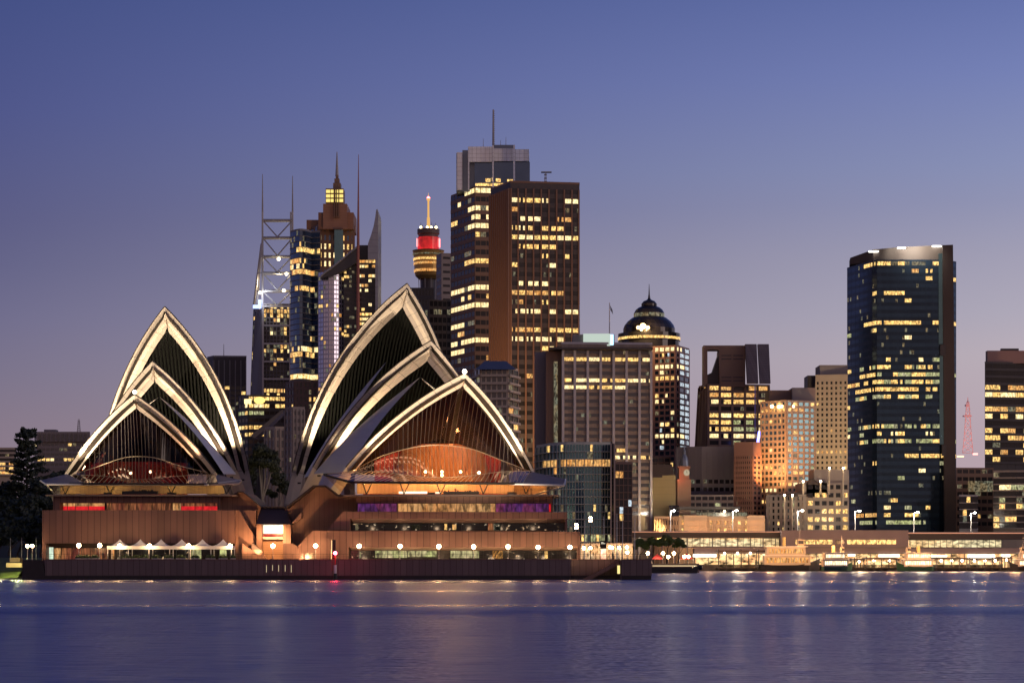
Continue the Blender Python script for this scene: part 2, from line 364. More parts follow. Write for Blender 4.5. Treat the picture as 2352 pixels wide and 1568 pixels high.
# stairs cut through the wall
t = thing('sea_wall_stairs', 'stone stairs going down to the water beside the right end of the sea wall', 'stairs', (px(1370, 503), 503, 0))
m = MB(); n = 22
for k in range(n):
    f0, f1 = k/n, (k+1)/n
    xa, xb = px(1340+82*f0, 501), px(1340+82*f1, 501)
    m.box(xa, xb, 501.2, 505, -.5 if False else (ZD-.2)*f1-.9, (ZD-.1)*f1)
m.build('steps', M['granite_wide'], t)
m = MB(); m.box(px(1418, 501), px(1424, 501), 501, 501.3, 1.3, 3.1); m.build('lit_grille', emit_plain('grille_light', (1, .8, .3), 1.2), t)
# rail along the promenade
def railing(x0, x1, D, label):
    t = thing('railing', label, 'railing', (px((x0+x1)/2, D), D, ZD+.18))
    m = MB(); a, b = px(x0, D), px(x1, D); z = ZD+.18
    n = int((b-a)/2.2)
    for k in range(n+1):
        x = a+(b-a)*k/n; m.box(x-.03, x+.03, D-.03, D+.03, z, z+1.05)
    m.build('posts', M['dark'], t)
    m = MB(); m.box(a, b, D-.04, D+.04, z+1.05, z+1.12); m.box(a, b, D-.02, D+.02, z+.55, z+.58); m.box(a, b, D-.02, D+.02, z+.2, z+.23)
    m.build('handrail', M['dark'], t)
railing(106, 1308, 500.5, 'dark thin railing along the top of the long sea wall')
railing(1312, 1422, 505.8, 'dark railing set back above the stairs in the sea wall')
railing(1430, 1495, 500.5, 'short dark railing on the sea wall block right of the stairs')

# ================================================================== opera house
OH = thing('opera_house', 'opera house of lit white sail shells on a pink granite podium by the water', 'opera house', (px(700, 530), 530, ZD))
RS = 75.0
def slerp(c, a, b, t):
    u, v = (a-c), (b-c); ang = u.angle(v)
    if ang < 1e-5: return a.copy()
    return c+(u*math.sin((1-t)*ang)+v*math.sin(t*ang))/math.sin(ang)
def shell_center(A, Pf, a, s, sig):
    p = Vector((-a.y, a.x, 0))*1.0
    p = Vector((-a[1], a[0], 0))
    q = Pf-A; lat = s*q.dot(p); ax = q.dot(a); h = q.z
    while sig > -30:
        sg = R_(sig); prev = None
        k = RS
        while k > 20:
            c = (-math.sqrt(max(0, RS*RS-k*k)), k*math.sin(sg), -k*math.cos(sg))
            f = c[0]*lat+c[1]*ax+c[2]*h-q.length_squared/2
            if prev is not None and (f < 0) != (prev < 0):
                return A+p*(s*c[0])+a*c[1]+Vector((0, 0, c[2])), p
            prev = f; k -= .25
        sig -= 2
    raise Exception('no sphere')
NR, NT = 14, 22
def half_shell(A, Pf, a, s, back, sig=22, w0=1.5, w1=2.4, psi=38, sof=2.6):
    c, p = shell_center(A, Pf, a, s, sig)
    cm = c-p*((c-A).dot(p))
    rows = []
    for j in range(NR+1):
        ang = (j/NR)*back/((A-cm).length)
        u = A-cm; v = (-a)-((-a).dot(u.normalized()))*u.normalized(); v.normalize()
        Rj = cm+u*math.cos(ang)+v*u.length*math.sin(ang)
        rows.append([slerp(c, Pf, Rj, .035+.965*i/NT) for i in range(NT+1)])
    O = rows[0]; L0 = [0]
    for i in range(NT): L0.append(L0[-1]+(O[i+1]-O[i]).length)
    I, K, K2 = [], [], []
    def clampm(q, eps=.02):
        d = s*(q-A).dot(p)
        if d < eps: q = q+p*(s*(eps-d))
        return q
    for i, o in enumerate(O):
        tg = (O[min(i+1, NT)]-O[max(i-1, 0)]).normalized()
        nI = (c-o).normalized(); b = tg.cross(nI).normalized()
        if b.dot(a) > 0: b = -b
        wd = w0+(w1-w0)*(i/NT)
        q = clampm(o+(nI*math.cos(R_(psi))+b*math.sin(R_(psi)))*wd); I.append(q)
        q2 = clampm(q+(nI*.25+b*.97)*sof*.45, .03); K.append(q2)
        q3 = clampm(q2+(nI*.75+b*.66)*sof*.55, .04); K2.append(q3)
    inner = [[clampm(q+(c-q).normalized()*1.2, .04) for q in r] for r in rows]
    return dict(c=c, p=p, rows=rows, inner=inner, O=O, I=I, K=K, K2=K2, L=L0)
def build_shell(name, A, PL, PR, a, back, **kw):
    out = []
    for s, Pf in ((-1, PL), (1, PR)):
        h = half_shell(A, Pf, a, s, back, **kw); out.append(h)
        m = MB()
        uv = [[(j/NR, i/NT) for i in range(NT+1)] for j in range(NR+1)]
        m.grid(h['rows'], 0, uv)
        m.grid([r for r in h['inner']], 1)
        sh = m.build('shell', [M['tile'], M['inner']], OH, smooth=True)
        m = MB()
        L = h['L']
        m.grid([h['O'], h['I']], 0, [[(0, l) for l in L], [(1, l) for l in L]])
        m.grid([h['I'], h['K']], 0, [[(0, l) for l in L], [(1, l) for l in L]])
        m.grid([h['K'], h['K2']], 0, [[(0, l) for l in L], [(1, l) for l in L]])
        m.build('edge_rib', M['rim'], sh)
        # thin dark line added for the tiled side seen edge-on
        m = MB(); m.path([q+(q-h['c']).normalized()*.12 for q in h['O']], .16, 4); m.build('dark_edge_line', M['dark'], sh)
        # pedestal down to the podium
        m = MB(); b0, b1 = h['rows'][0][0], h['rows'][-1][0]
        d = (b0-h['rows'][0][4]).normalized()
        q = [h['O'][0], h['I'][0], h['K2'][0], h['inner'][-1][0]]
        q = [b0+(b0-b1)*.1, h['I'][0], h['K2'][0], b1+(b1-b0)*1.5]
        dn = [v+d*7.0*(1 if True else 0)+Vector((0, 0, -1.5)) for v in q]
        cen = sum(dn, Vector())/4; dn = [cen+(v-cen)*1.15 for v in dn]
        m.hexa(q, dn); m.build('pedestal', M['concrete'], OH)
    return out
def lerp_curve(L, p, A, x):
    """point on the inner curve (list from foot to apex) at lateral coordinate x"""
    for u, v in zip(L, L[1:]):
        xu, xv = (u-A).dot(p), (v-A).dot(p)
        if (xu-x)*(xv-x) <= 0 and xu != xv: return u.lerp(v, (x-xu)/(xv-xu))
    return None
def louvre_wall(A, out, step=.85, setb=2.2, name='louvre_wall', zlow=None):
    hl, hr = out; p = hl['p']; n = len(hl['K2']); a = Vector((p.y, -p.x, 0))
    KL = [q-a*setb*.6 for q in hl['K2']]; KR = [q-a*setb*.6 for q in hr['K2']]
    rows = [[KL[i].lerp(KR[i], k/8) for k in range(9)] for i in range(n)]
    m = MB(); m.grid(rows); w = m.build(name, M['louvre_glass'], OH)
    m = MB(); x0 = (KL[0]-A).dot(p); x1 = (KR[0]-A).dot(p); x = x0+step/2
    while x < x1:
        pts = []
        for i in range(n):
            l, r = (KL[i]-A).dot(p), (KR[i]-A).dot(p)
            if l < x < r: pts.append(KL[i].lerp(KR[i], (x-l)/(r-l))+a*.15)
        top = lerp_curve(KL if x < 0 else KR, p, A, x)
        if top: pts.append(top+a*.15)
        if len(pts) > 1: m.path([q+a*.1 for q in pts], .12, 4)
        x += step
    m.build('mullions', M['louvre'], w)
M['louvre_glass'] = pmat('dark_louvre_glass', (.002,.002,.002), .6, 0, spec=.1)
M['louvre'] = pmat('green_bronze_louvres', (.0045,.006,.004), .9, 0, var=.3, spec=.05)
# --- concert hall (right)
th = R_(17); aR = Vector((math.sin(th), -math.cos(th), 0))
shR = []
spec = [((935, 652, 560), (668, 1103, 580), (1085, 1103, 596), 30, 3.1),
        ((990, 783, 532), (712, 1086, 548), (1160, 1083, 562), 15, 2.6),
        ((1068, 858, 508), (787, 1083, 520.5), (1229, 1086, 533.5), 24, 1.8)]
for (A_, L_, R__, back, w1) in spec:
    A = P(*A_); PL = P(*L_); PR = P(*R__); o = build_shell('shell', A, PL, PR, aR, back, w1=w1*.85, w0=1.1, psi=38, sof=1.9 if w1 > 2.25 else 1.1); shR.append((A, PL, PR, o))
aL = Vector((math.sin(R_(-1)), -math.cos(R_(-1)), 0))
specL = [((378, 705, 568), (222, 1094, 588), (574, 1096, 592), 28, 2.6),
         ((350, 830, 543), (190, 1088, 562), (549, 1090, 563), 14, 2.3),
         ((309, 906, 520), (147, 1090, 537), (500, 1090, 537), 15, 1.9)]
shL = []
for (A_, L_, R__, back, w1) in specL:
    A = P(*A_); PL = P(*L_); PR = P(*R__); o = build_shell('shell', A, PL, PR, aL, back, w1=w1*.88, w0=1.15, psi=42, sof=1.9 if w1 > 2.25 else 1.1); shL.append((A, PL, PR, o))
for s_ in (shR, shL):
    for k in (0, 1): louvre_wall(s_[k][0], s_[k][3])
# side shells: pale triangles closing the gap behind each smaller shell
def side_shell(top, foot, back, bulge):
    rows = []
    c = (top+foot+back)/3; nrm = (foot-top).cross(back-top).normalized()
    if nrm.dot(bulge) < 0: nrm = -nrm
    n = 10
    for i in range(n+1):
        r = []
        for j in range(n+1):
            u = i/n; e = foot.lerp(back, j/n); q = top.lerp(e, u)
            h = math.sin(math.pi*u*.92)*.035*(foot-top).length + math.sin(math.pi*j/n)*u*(1-u)*2
            r.append(q+nrm*h)
        rows.append(r)
    m = MB(); m.grid(rows, 0, [[(j/n, i/n) for j in range(n+1)] for i in range(n+1)])
    m.build('side_shell', M['tile'], OH, smooth=True)
side_shell(P(965, 866, 534), P(722, 1090, 546), P(800, 1086, 524), Vector((-1, -.6, .5)))
side_shell(P(965, 866, 534), P(1160, 1090, 556), P(1180, 1086, 540), Vector((1, -.2, .5)))
side_shell(P(888, 830, 556), P(700, 1098, 566), P(745, 1086, 552), Vector((-1, -.6, .5)))
side_shell(P(366, 911, 545), P(541, 1090, 560), P(512, 1090, 540), Vector((1, -.6, .5)))
side_shell(P(366, 911, 545), P(186, 1090, 560), P(170, 1090, 545), Vector((-1, -.6, .5)))

# --- front glass walls: hanging glazing above, flaring skirt below
def curve3(pts, n):   # Catmull-Rom through points
    out = []; q = [pts[0]*2-pts[1]]+pts+[pts[-1]*2-pts[-2]]
    segs = len(pts)-1
    for k in range(n+1):
        t = k/n*segs; i = min(int(t), segs-1); t -= i
        a, b, c, d = q[i:i+4]
        out.append(.5*((2*b)+(c-a)*t+(2*a-5*b+4*c-d)*t*t+(3*b-a-3*c+d)*t**3))
    return out
M['glass_upper'] = clear_glass('tinted_hanging_glass', (.40,.26,.17), .03); M['glass_upper_dark'] = clear_glass('dark_hanging_glass', (.22,.15,.12), .03)
def front_glass(A, out, crest, fold, edge, nm, solid, tint='glass_amber'):
    hl, hr = out; p = hl['p']; a = Vector((p.y, -p.x, 0)); N = nm
    C = curve3([P(*q) for q in crest], N); Fo = curve3([P(*q) for q in fold], N)
    # edge is a polyline, sampled by length fraction list
    E_ = []
    for k in range(N+1):
        t = k/N; 
        for (t0, q0), (t1, q1) in zip(edge, edge[1:]):
            if t0 <= t <= t1: E_.append(P(*q0).lerp(P(*q1), (t-t0)/(t1-t0))); break
    m = MB(); m.grid([C, Fo]); m.grid([Fo, E_]); g = m.build('glass_skirt', M[tint], OH)
    m = MB()
    for k in range(0, N+1): m.path([C[k], Fo[k], E_[k]], .07, 4)
    m.path(C, .1, 4); m.path(Fo, .06, 4)
    m.build('mullions', M['glazbar'], g)
    m = MB(); m.path(E_, .28, 6); m.build('canopy_edge', M['dark'], OH)
    # solid, tiled ends of the canopy
    for q in solid:
        m = MB(); v = [P(*z) for z in q]; m.hexa(v, [z+Vector((0, .1, -.3)) for z in v]); m.build('canopy_roof', M['canopyroof'], OH)
    # upper hanging wall
    KL = [q-a*1.0 for q in hl['K2']]; KR = [q-a*1.0 for q in hr['K2']]
    m = MB(); mm = MB(); prev = None
    x0 = (C[0]-A).dot(p); x1 = (C[-1]-A).dot(p)
    for k in range(0, N*2+1):
        q = C[k//2] if k % 2 == 0 else C[k//2].lerp(C[k//2+1], .5)
        x = (q-A).dot(p); x = max(min(x, (KR[0]-A).dot(p)-.1), (KL[0]-A).dot(p)+.1)
        top = lerp_curve(KL if x < 0 else KR, p, A, x) or lerp_curve(KR if x < 0 else KL, p, A, x)
        if top is None or top.z < q.z: prev = None; continue
        top = Vector((q.x, q.y, top.z)) + (Vector((top.x, top.y, 0))-Vector((q.x, q.y, 0)))*1.0
        if prev: m.quad(prev[0], q, top, prev[1])
        if k % 2 == 0: mm.path([q, top], .075, 4)
        prev = (q, top)
    u = m.build('glass_wall', M['glass_upper' if tint == 'glass_amber' else 'glass_upper_dark'], OH)
    for f in (.25, .5): pass
    mm.build('mullions', M['bronzebar'], u)
    return C, Fo, E_
M['glazbar'] = pmat('pale_bronze_glazing_bars', (.38,.30,.19), .4, .4)
M['bronzebar'] = pmat('bronze_mullions', (.03,.013,.008), .4, .2)
M['canopyroof'] = pmat('lilac_tiled_canopy', (.15,.13,.16), .6, 0, joint=.8, jdark=.7)
CR = front_glass(shR[2][0], shR[2][3],
    [(818, 1076, 521), (880, 1046, 518), (950, 1027, 517), (1010, 1022, 518), (1080, 1030, 522), (1150, 1056, 527), (1212, 1080, 532)],
    [(812, 1080, 516), (880, 1083, 511), (950, 1092, 509), (1012, 1096, 509), (1080, 1092, 510), (1150, 1083, 514), (1218, 1081, 519)],
    [(0, (745, 1090, 514)), (.12, (804, 1107, 506)), (.9, (1171, 1110, 506)), (1, (1200, 1110, 507))], 40,
    [[(1222, 1083, 524), (1299, 1100, 514), (1294, 1113, 508), (1170, 1110, 506.3)]])
CL = front_glass(shL[2][0], shL[2][3],
    [(172, 1088, 538), (228, 1070, 532), (280, 1052, 528), (319, 1048, 527), (360, 1052, 528), (415, 1070, 532), (490, 1088, 538)],
    [(168, 1090, 530), (230, 1092, 523), (280, 1098, 519), (319, 1100, 518), (360, 1098, 519), (420, 1092, 523), (495, 1090, 530)],
    [(0, (160, 1110, 514)), (.1, (190, 1111, 513)), (.95, (475, 1112, 513)), (1, (500, 1110, 515))], 30,
    [[(152, 1088, 530), (160, 1091, 526), (200, 1111, 513.2), (105, 1111, 513.2)], [(93, 1103, 520), (152, 1088, 530), (106, 1111, 513.4), (105, 1111, 513.2)],
     [(475, 1112, 513.3), (500, 1090, 530), (554, 1102, 522), (548, 1109, 515)]], 'glass_smoke')
# interior of the foyers seen through the glass
def interior(x0, x1, ytop, D, half, lamps, wallmat, zf, red=None, energy=900, tint=(1,.62,.3)):
    m = MB(); n = 16; z0 = zf; z1 = pz(ytop, D); xa, xb = px(x0, D), px(x1, D)
    rows = []
    for f in (0, .5, .8, .95, 1):
        r = []
        for k in range(n+1):
            t = math.pi*k/n
            r.append(((xa+xb)/2-math.cos(t)*(xb-xa)/2*(1-.25*f*f), D-math.sin(t)*half*(1-.4*f), z0+(z1-z0)*f))
        rows.append(r)
    m.grid(rows); m.build('auditorium_wall', wallmat, OH, smooth=True)
    m = MB(); m.box(px(x0-50, D), px(x1+40, D), D-26, D, zf-.4, zf)
    m.build('foyer_floor', M['redcarpet'] if red else wallmat, OH)
    m = MB(); m.box(px(x0-40, D), px(x1+20, D), D+.5, D+1, zf, pz(ytop, D)); m.build('foyer_back_wall', M['redcarpet'], OH)
    for (x, y, dd, e) in lamps:
        m = MB(); q = P(x, y, dd); m.ball(q, .32, 8); lp = m.build('foyer_lamp', M['lampglobe'], OH)
        point('foyer_light', q+Vector((0, -.6, .3)), e*energy, tint, .5, OH)
M['lampglobe'] = emit_plain('lamp_globe', (1, .72, .38), 25)
M['foyerwood'] = pmat('amber_foyer_timber', (.58,.24,.09), .5, var=.35, nscale=.5, joint=1.1, jdark=.5)
ZR = pz(1134, 516)
interior(900, 1130, 1022, 541, 12, [(977, 1083, 519, 1), (1015, 1083, 519, 1.4), (1015, 1091, 517, .6), (1058, 1083, 519, .8), (1100, 1085, 521, .8)], M['foyerwood'], ZR, red=True, energy=2600)
interior(235, 410, 1062, 553, 9, [(345, 1083, 533, .3), (300, 1086, 530, .15)], M['redcarpet'], pz(1134, 520), red=True, energy=700, tint=(1,.35,.2))
# --- podium tiers
def slab(name, poly, D0, D1, mat, parent=OH, **k):
    m = MB(); m.ext(poly, D0, D1); return m.build(name, M[mat] if isinstance(mat, str) else mat, parent, **k)
M['redlit'] = lit('red_foyer_wall', (1,.02,.03), .75, lo=.6, hi=1.1)
M['purplelit'] = lit('purple_foyer_wall', (.20,.05,.34), .30, lo=.2, hi=1.5, sc=(1.4,1.4,.5), c2=(.5,.08,.25))
M['warmlit'] = lit('warm_foyer', (1,.42,.13), .6, lo=.2, hi=1.3, sc=(1.5,1.5,.6), c2=(.9,.5,.2))
M['striplit'] = lit('timber_ribs_lit', (.75,.28,.10), .5, lo=.1, hi=1.2, sc=(2.2,2.2,.3), c2=(.3,.06,.04))
M['greenlit'] = lit('lit_studio', (.75,.8,.3), .75, lo=.2, hi=1.1, sc=(1.1,1.1,.7), c2=(.8,.7,.35))
M['mintlit'] = lit('mint_lit_lobby', (.7,1,.75), 1.0, lo=.7, hi=1.1, c2=(.9,1,.8))
M['darkroom'] = lit('dim_room', (1,.6,.3), .9, lo=.0, hi=1.2, sc=(1.1,1.1,1.6), c2=(1,.85,.6), f0=.63, f1=.74)
M['whitehot'] = lit('bright_foyer', (1,.88,.62), 2.2, lo=.7, hi=1.2)
def window_slot(x0, x1, y0, y1, D, pieces, mull, deep=2.2):
    """recessed glazed band: a dark reveal, lit rooms behind, mullions in front"""
    m = MB(); m.bx(x0, x1, y0, y1, D+deep, D+deep+.3); base = m.build('window_recess', M['dark'], OH)
    for (a, b, c, d, mt) in pieces:
        m = MB(); m.bx(a, b, c, d, D+deep-.15, D+deep-.02); m.build('window', M[mt], OH)
    for x in mull:
        m = MB(); m.bx(x-.5, x+.5, y0, y1, D+deep-.5, D+deep-.3); m.build('mullion', M['dark'], OH)
# left (smaller) hall podium
slab('podium_wall', [(97,1171),(540,1171),(540,1247),(97,1247)], 513, 517, 'granite')
slab('podium_wall', [(100,1171.6),(588,1171.6),(588,1200),(588,1248),(100,1248)], 517.01, 560, 'granite_wide')
slab('podium_wall', [(122,1138),(506,1138),(506,1154),(122,1154)], 517.02, 520, 'granite')
slab('podium_wall', [(122,1154),(137,1154),(137,1171.5),(122,1171.5)], 517.02, 523, 'granite')
slab('podium_wall', [(500,1154),(506,1154),(506,1171.5),(500,1171.5)], 517.02, 523, 'granite')
slab('podium_wall', [(123,1139),(505,1139),(505,1171),(123,1171)], 523, 560, 'granite')
slab('podium_wall', [(506,1140),(531,1141),(546,1129),(558,1129),(599,1164),(606,1204),(606,1284),(506,1284)], 519, 545, 'granite_wide')
slab('podium_wall', [(540,1171),(549,1171),(566,1200),(590,1240),(606,1284),(540,1284)], 515, 519.01, 'granite_wide')
slab('podium_wall', [(97,1245),(105,1245),(105,1285),(97,1285)], 513.02, 517, 'granite')
slab('stair_cheek', [(578,1246),(578,1262),(600,1262)], 512, 515.02, 'roofdark')
slab('stair_cheek', [(556,1247),(578,1262),(600,1262),(612,1284),(556,1284)], 512.6, 515.03, 'granite_wide')
slab('deck_edge', [(120,1136),(530,1137.5),(547,1127.5),(558,1127.5),(600,1163),(600,1165),(557,1130),(547,1130),(531,1140),(120,1138.4)], 516.4, 521, 'darktrim')
window_slot(137, 500, 1154, 1171, 519.3, [(140,240,1155,1162,'warmlit'),(140,240,1162,1171,'redlit'),(245,395,1155,1171,'striplit'),(397,415,1155,1171,'warmlit'),(416,499,1155,1162,'striplit'),(416,499,1162,1171,'redlit')], [155,173,203,242,396,448,466])
window_slot(105, 540, 1248, 1284, 515, [(107,123,1256,1284,'mintlit'),(124,139,1258,1284,'warmlit'),(141,250,1258,1284,'striplit'),(255,262,1258,1284,'warmlit'),(440,462,1258,1284,'greenlit'),(505,520,1258,1284,'greenlit'),(270,438,1256,1284,'darkroom')], [123,140,165,187,208,250,285,307,330,352,378,405,425,463,480,495])
slab('soffit_lip', [(103,1247),(540,1247),(540,1256),(103,1256)], 516.1, 517.2, 'roofdark')
# right (concert) hall podium
slab('podium_wall', [(656,1166),(721,1116),(746,1116),(775,1138),(870,1138),(870,1284),(646,1284),(646,1204)], 518, 556, 'granite_wide')
slab('podium_wall', [(818,1138),(1270,1138),(1270,1155),(818,1155)], 513, 516, 'granite')
slab('podium_wall', [(1266,1155),(1270,1155),(1270,1176),(1266,1176)], 513.01, 517, 'granite')
slab('podium_wall', [(819,1139),(1268,1139),(1268,1284),(819,1284)], 519.5, 556, 'granite')
slab('deck_edge', [(719,1113.6),(747,1113.6),(776,1135.4),(1272,1137),(1272,1139.4),(773,1139),(745,1116.4),(721,1116.4),(657,1167.5),(655,1164.4)], 512.4, 519, 'darktrim')
slab('podium_wall', [(788,1174),(1303,1175.5),(1303,1191),(804,1191),(804,1217),(751,1217)], 510.5, 514, 'granite')
slab('podium_wall', [(788,1175),(1301,1176),(1301,1190),(790,1190)], 514.01, 519, 'granite')
slab('podium_wall', [(1298,1190.5),(1303,1190.5),(1303,1218),(1298,1218)], 510.52, 519, 'granite')
slab('podium_wall', [(654,1284),(719,1218),(1333,1220),(1333,1256),(800,1256),(800,1284)], 507.5, 510.4, 'granite')
slab('podium_wall', [(720,1219),(1331,1221),(1331,1255),(722,1255)], 510.42, 519, 'granite')
slab('podium_wall', [(1326,1256),(1333,1256),(1333,1285),(1326,1285)], 507.52, 519, 'granite')
slab('podium_wall', [(650,1247),(672,1247),(686,1258),(686,1284),(650,1284)], 506.8, 507.4, 'granite_wide')
slab('stair_cheek', [(668,1203),(692,1176),(692,1190)], 514, 518.02, 'granite_wide')
# sloping lips over the window bands, granite colour lightened for light from below
for (xa, xb, ya, yb, D) in ((806, 1298, 1190.6, 1200, 510.6), (803, 1326, 1256.5, 1263, 507.6)):
    m = MB(); a = [P(xa, ya, D), P(xb, ya, D), P(xb-2, yb, D+2.6), P(xa+5, yb, D+2.6)]
    m.hexa([a[0], a[1], a[2], a[3]], [v+Vector((0, .6, .5)) for v in a]); m.build('sloping_soffit', M['soffit'] if 'soffit' in M else M.setdefault('soffit', pmat('lightened_granite_soffit', (.48,.33,.25), .55, var=.12, joint=1.42, jdark=.55)), OH)
window_slot(820, 1268, 1155, 1175, 515, [(822,912,1156,1175,'purplelit'),(914,1138,1156,1175,'warmlit'),(1139,1260,1156,1175,'purplelit'),(1261,1267,1157,1175,'redlit')], [851,873,911,936,960,983,1005,1027,1049,1071,1093,1115,1137,1150,1165,1190,1210,1230,1248])
window_slot(805, 1298, 1200, 1218, 512, [(806,1120,1201,1217,'darkroom'),(1121,1134,1201,1217,'striplit'),(1135,1297,1201,1217,'darkroom'),(1072,1078,1202,1216,'L_wht') if False else (1021,1027,1202,1216,'L_yel'),(1039,1048,1204,1216,'L_org'),(816,823,1203,1217,'L_dim'),(1134,1150,1202,1217,'L_dim'),(945,965,1204,1216,'L_dim')], [880,930,985,1060,1120,1200,1255])
window_slot(800, 1326, 1263, 1284, 509, [(802,860,1264,1284,'darkroom'),(862,935,1264,1280,'greenlit'),(937,1003,1264,1278,'greenlit'),(1035,1100,1264,1281,'greenlit'),(1101,1325,1264,1284,'darkroom'),(1131,1155,1264,1282,'L_org'),(1251,1258,1265,1282,'L_yel'),(826,829,1266,1281,'L_grn')], [k for k in range(812, 1326, 13)])
# link between the halls: dark hipped roof over a lit stair hall
m = MB(); a = [P(588,1203,512), P(669,1203,512), P(658,1166,519), P(599,1166,519)]
m.hexa(a, [a[0]+Vector((0,25,0)), a[1]+Vector((0,25,0)), a[2]+Vector((0,20,0)), a[3]+Vector((0,20,0))]); m.build('hipped_roof', M['roofdark'], OH)
slab('deck_edge', [(598,1162.5),(660,1162.5),(660,1166),(598,1166)], 518.4, 520, 'darktrim')
slab('stair_hall_pier', [(589,1203.5),(601,1203.5),(601,1284),(589,1284)], 514, 522, 'granite_wide')
slab('stair_hall_pier', [(650,1203.5),(668,1203.5),(668,1284),(650,1284)], 514, 522, 'granite_wide')
slab('window', [(601,1205),(650,1205),(650,1225),(601,1225)], 517.8, 518, 'whitehot')
slab('red_seating', [(601,1225),(650,1225),(650,1232),(601,1232)], 517.5, 518, 'redlit')
slab('lintel', [(601,1232),(650,1232),(650,1238),(601,1238)], 516, 518, 'concrete')
slab('timber_shutter', [(601,1238),(650,1238),(650,1284),(601,1284)], 517.2, 518, 'timberwall')
spot('portal_light', P(626, 1212, 509), P(626, 1268, 516), 8000, (1,.52,.22), 120, .8, .3, OH)
spot('side_light', P(572, 1279, 508), P(560, 1160, 520), 6500, (1,.5,.22), 85, .9, .3, OH)
spot('side_light', P(690, 1280, 499), P(715, 1170, 518), 6500, (1,.5,.22), 95, .9, .3, OH)
# foyer verandas under the glass canopies
def veranda(x0, x1, y0, D, Db, struts, wallm, e, colr, lamps):
    m = MB(); z = pz(1136, D); m.box(px(x0, D), px(x1, D), D-2, Db+6, z-.3, z); m.build('veranda_floor', M['pave'], OH)
    m = MB(); m.bx(x0+30, x1-30, y0, 1134, Db, Db+.5); m.build('veranda_wall', M[wallm], OH)
    for xs in struts:
        m = MB(); m.tube(P(xs, 1134, D-.5), P(xs-9, y0-1, D-1), .13, n=5); m.tube(P(xs, 1134, D-.5), P(xs+12, y0-1, D-1), .13, n=5); m.build('canopy_strut', M['dark'], OH)
    m = MB(); m.bx(x0+14, x1-10, y0+1, 1134, D-.2, D-.16); m.build('veranda_glazing', M['glass_clear'], OH)
    for xl in lamps: point('veranda_light', P(xl, y0+3, (D+Db)/2), e, colr, .4, OH)
veranda(790, 1285, 1110, 511, 520, [842, 928, 1012, 1110, 1208], 'wood', 1500, (1,.62,.24), [840, 940, 1050, 1150, 1240])
veranda(108, 545, 1112, 517, 526, [150, 252, 393, 520], 'wood', 500, (1,.8,.3), [150, 250, 400, 500])
slab('bar_counter', [(916,1128),(981,1128),(981,1133),(916,1133)], 513, 513.6, emit_plain('glowing_bar_front', (1,.85,.6), 3))
slab('bar_counter', [(1000,1129),(1013,1129),(1013,1133),(1000,1133)], 513, 513.6, emit_plain('glowing_bar_end', (1,.8,.6), 2.2))
# raking glass ends under the canopy
m = MB(); m.quad(P(1296,1114,508), P(1228,1136,513), P(1180,1136,513), P(1180,1112,507)); m.build('raking_glazing', M['glass_amber'], OH); m = MB(); m.quad(P(746,1092,514), P(804,1108,506), P(820,1136,513), P(790,1136,513)); m.build('raking_glazing', M['glass_amber'], OH)
m = MB(); m.quad(P(94,1105,520), P(106,1112,513.5), P(180,1112,514), P(126,1135,518)); m.build('raking_glazing', M['glass_clear'], OH)
m = MB(); m.path([P(1299,1100,514), P(1296,1114,508), P(1228,1136,513)], .2, 5); m.path([P(1296,1114,508), P(1170,1111,506.2)], .25, 5); m.path([P(93,1103,520), P(106,1112,513.5), P(126,1135,518)], .18, 5); m.path([P(106,1112,513.4), P(190,1112,513), P(475,1113,513), P(554,1103,522)], .22, 5); m.build('canopy_frame', M['palemetal'], OH)
# floodlights at the shell feet
def flood(foot, apex, e, off, label=None):
    loc = Vector(foot)+Vector(off); m = MB(); m.box(loc.x-.4, loc.x+.4, loc.y-.3, loc.y+.3, loc.z-.5, loc.z-.1); m.build('floodlight', M['dark'], OH)
    spot('floodlight_beam', loc, Vector(foot).lerp(Vector(apex), .6), e, (1,.76,.5), 75, .7, .35, OH)
for k, (A, PL, PR, o) in enumerate(shR):
    for s, Pf in ((-1, PL), (1, PR)):
        if s == 1 and k < 2: e = 40000
        else: e = (150000, 130000, 90000)[k]
        flood(Pf, A, e, aR*4.5+Vector((-s*1.2, 0, -.5)))
for k, (A, PL, PR, o) in enumerate(shL):
    for s, Pf in ((-1, PL), (1, PR)):
        e = (165000, 125000, 90000)[k]
        flood(Pf, A, e, aL*4.5+Vector((-s*1.2, 0, -.5)))
# far floodlights washing the upper parts of the shells
spot('shell_wash', (-140, 420, 9), P(378, 760, 568), 1400000, (1,.80,.58), 26, .8, 1, OH)
spot('shell_wash', (30, 380, 9), P(980, 800, 540), 1700000, (1,.80,.58), 26, .8, 1, OH)
m = MB(); q = P(309, 900, 519.6); m.ball(q, .45, 6); m.build('ridge_lamp', emit_plain('ridge_lamp_glow', (1,1,.6), 14), OH)
point('ridge_light', q+Vector((.2,-1.2,.4)), 400, (1,.95,.6), .3, OH)
m = MB(); q = P(1067, 853, 507.4); m.ball(q, .5, 6); m.build('ridge_lamp', emit_plain('ridge_lamp_glow_warm', (1,.85,.6), 18), OH)
point('ridge_light', q+Vector((0,-1.3,.4)), 700, (1,.8,.55), .3, OH)

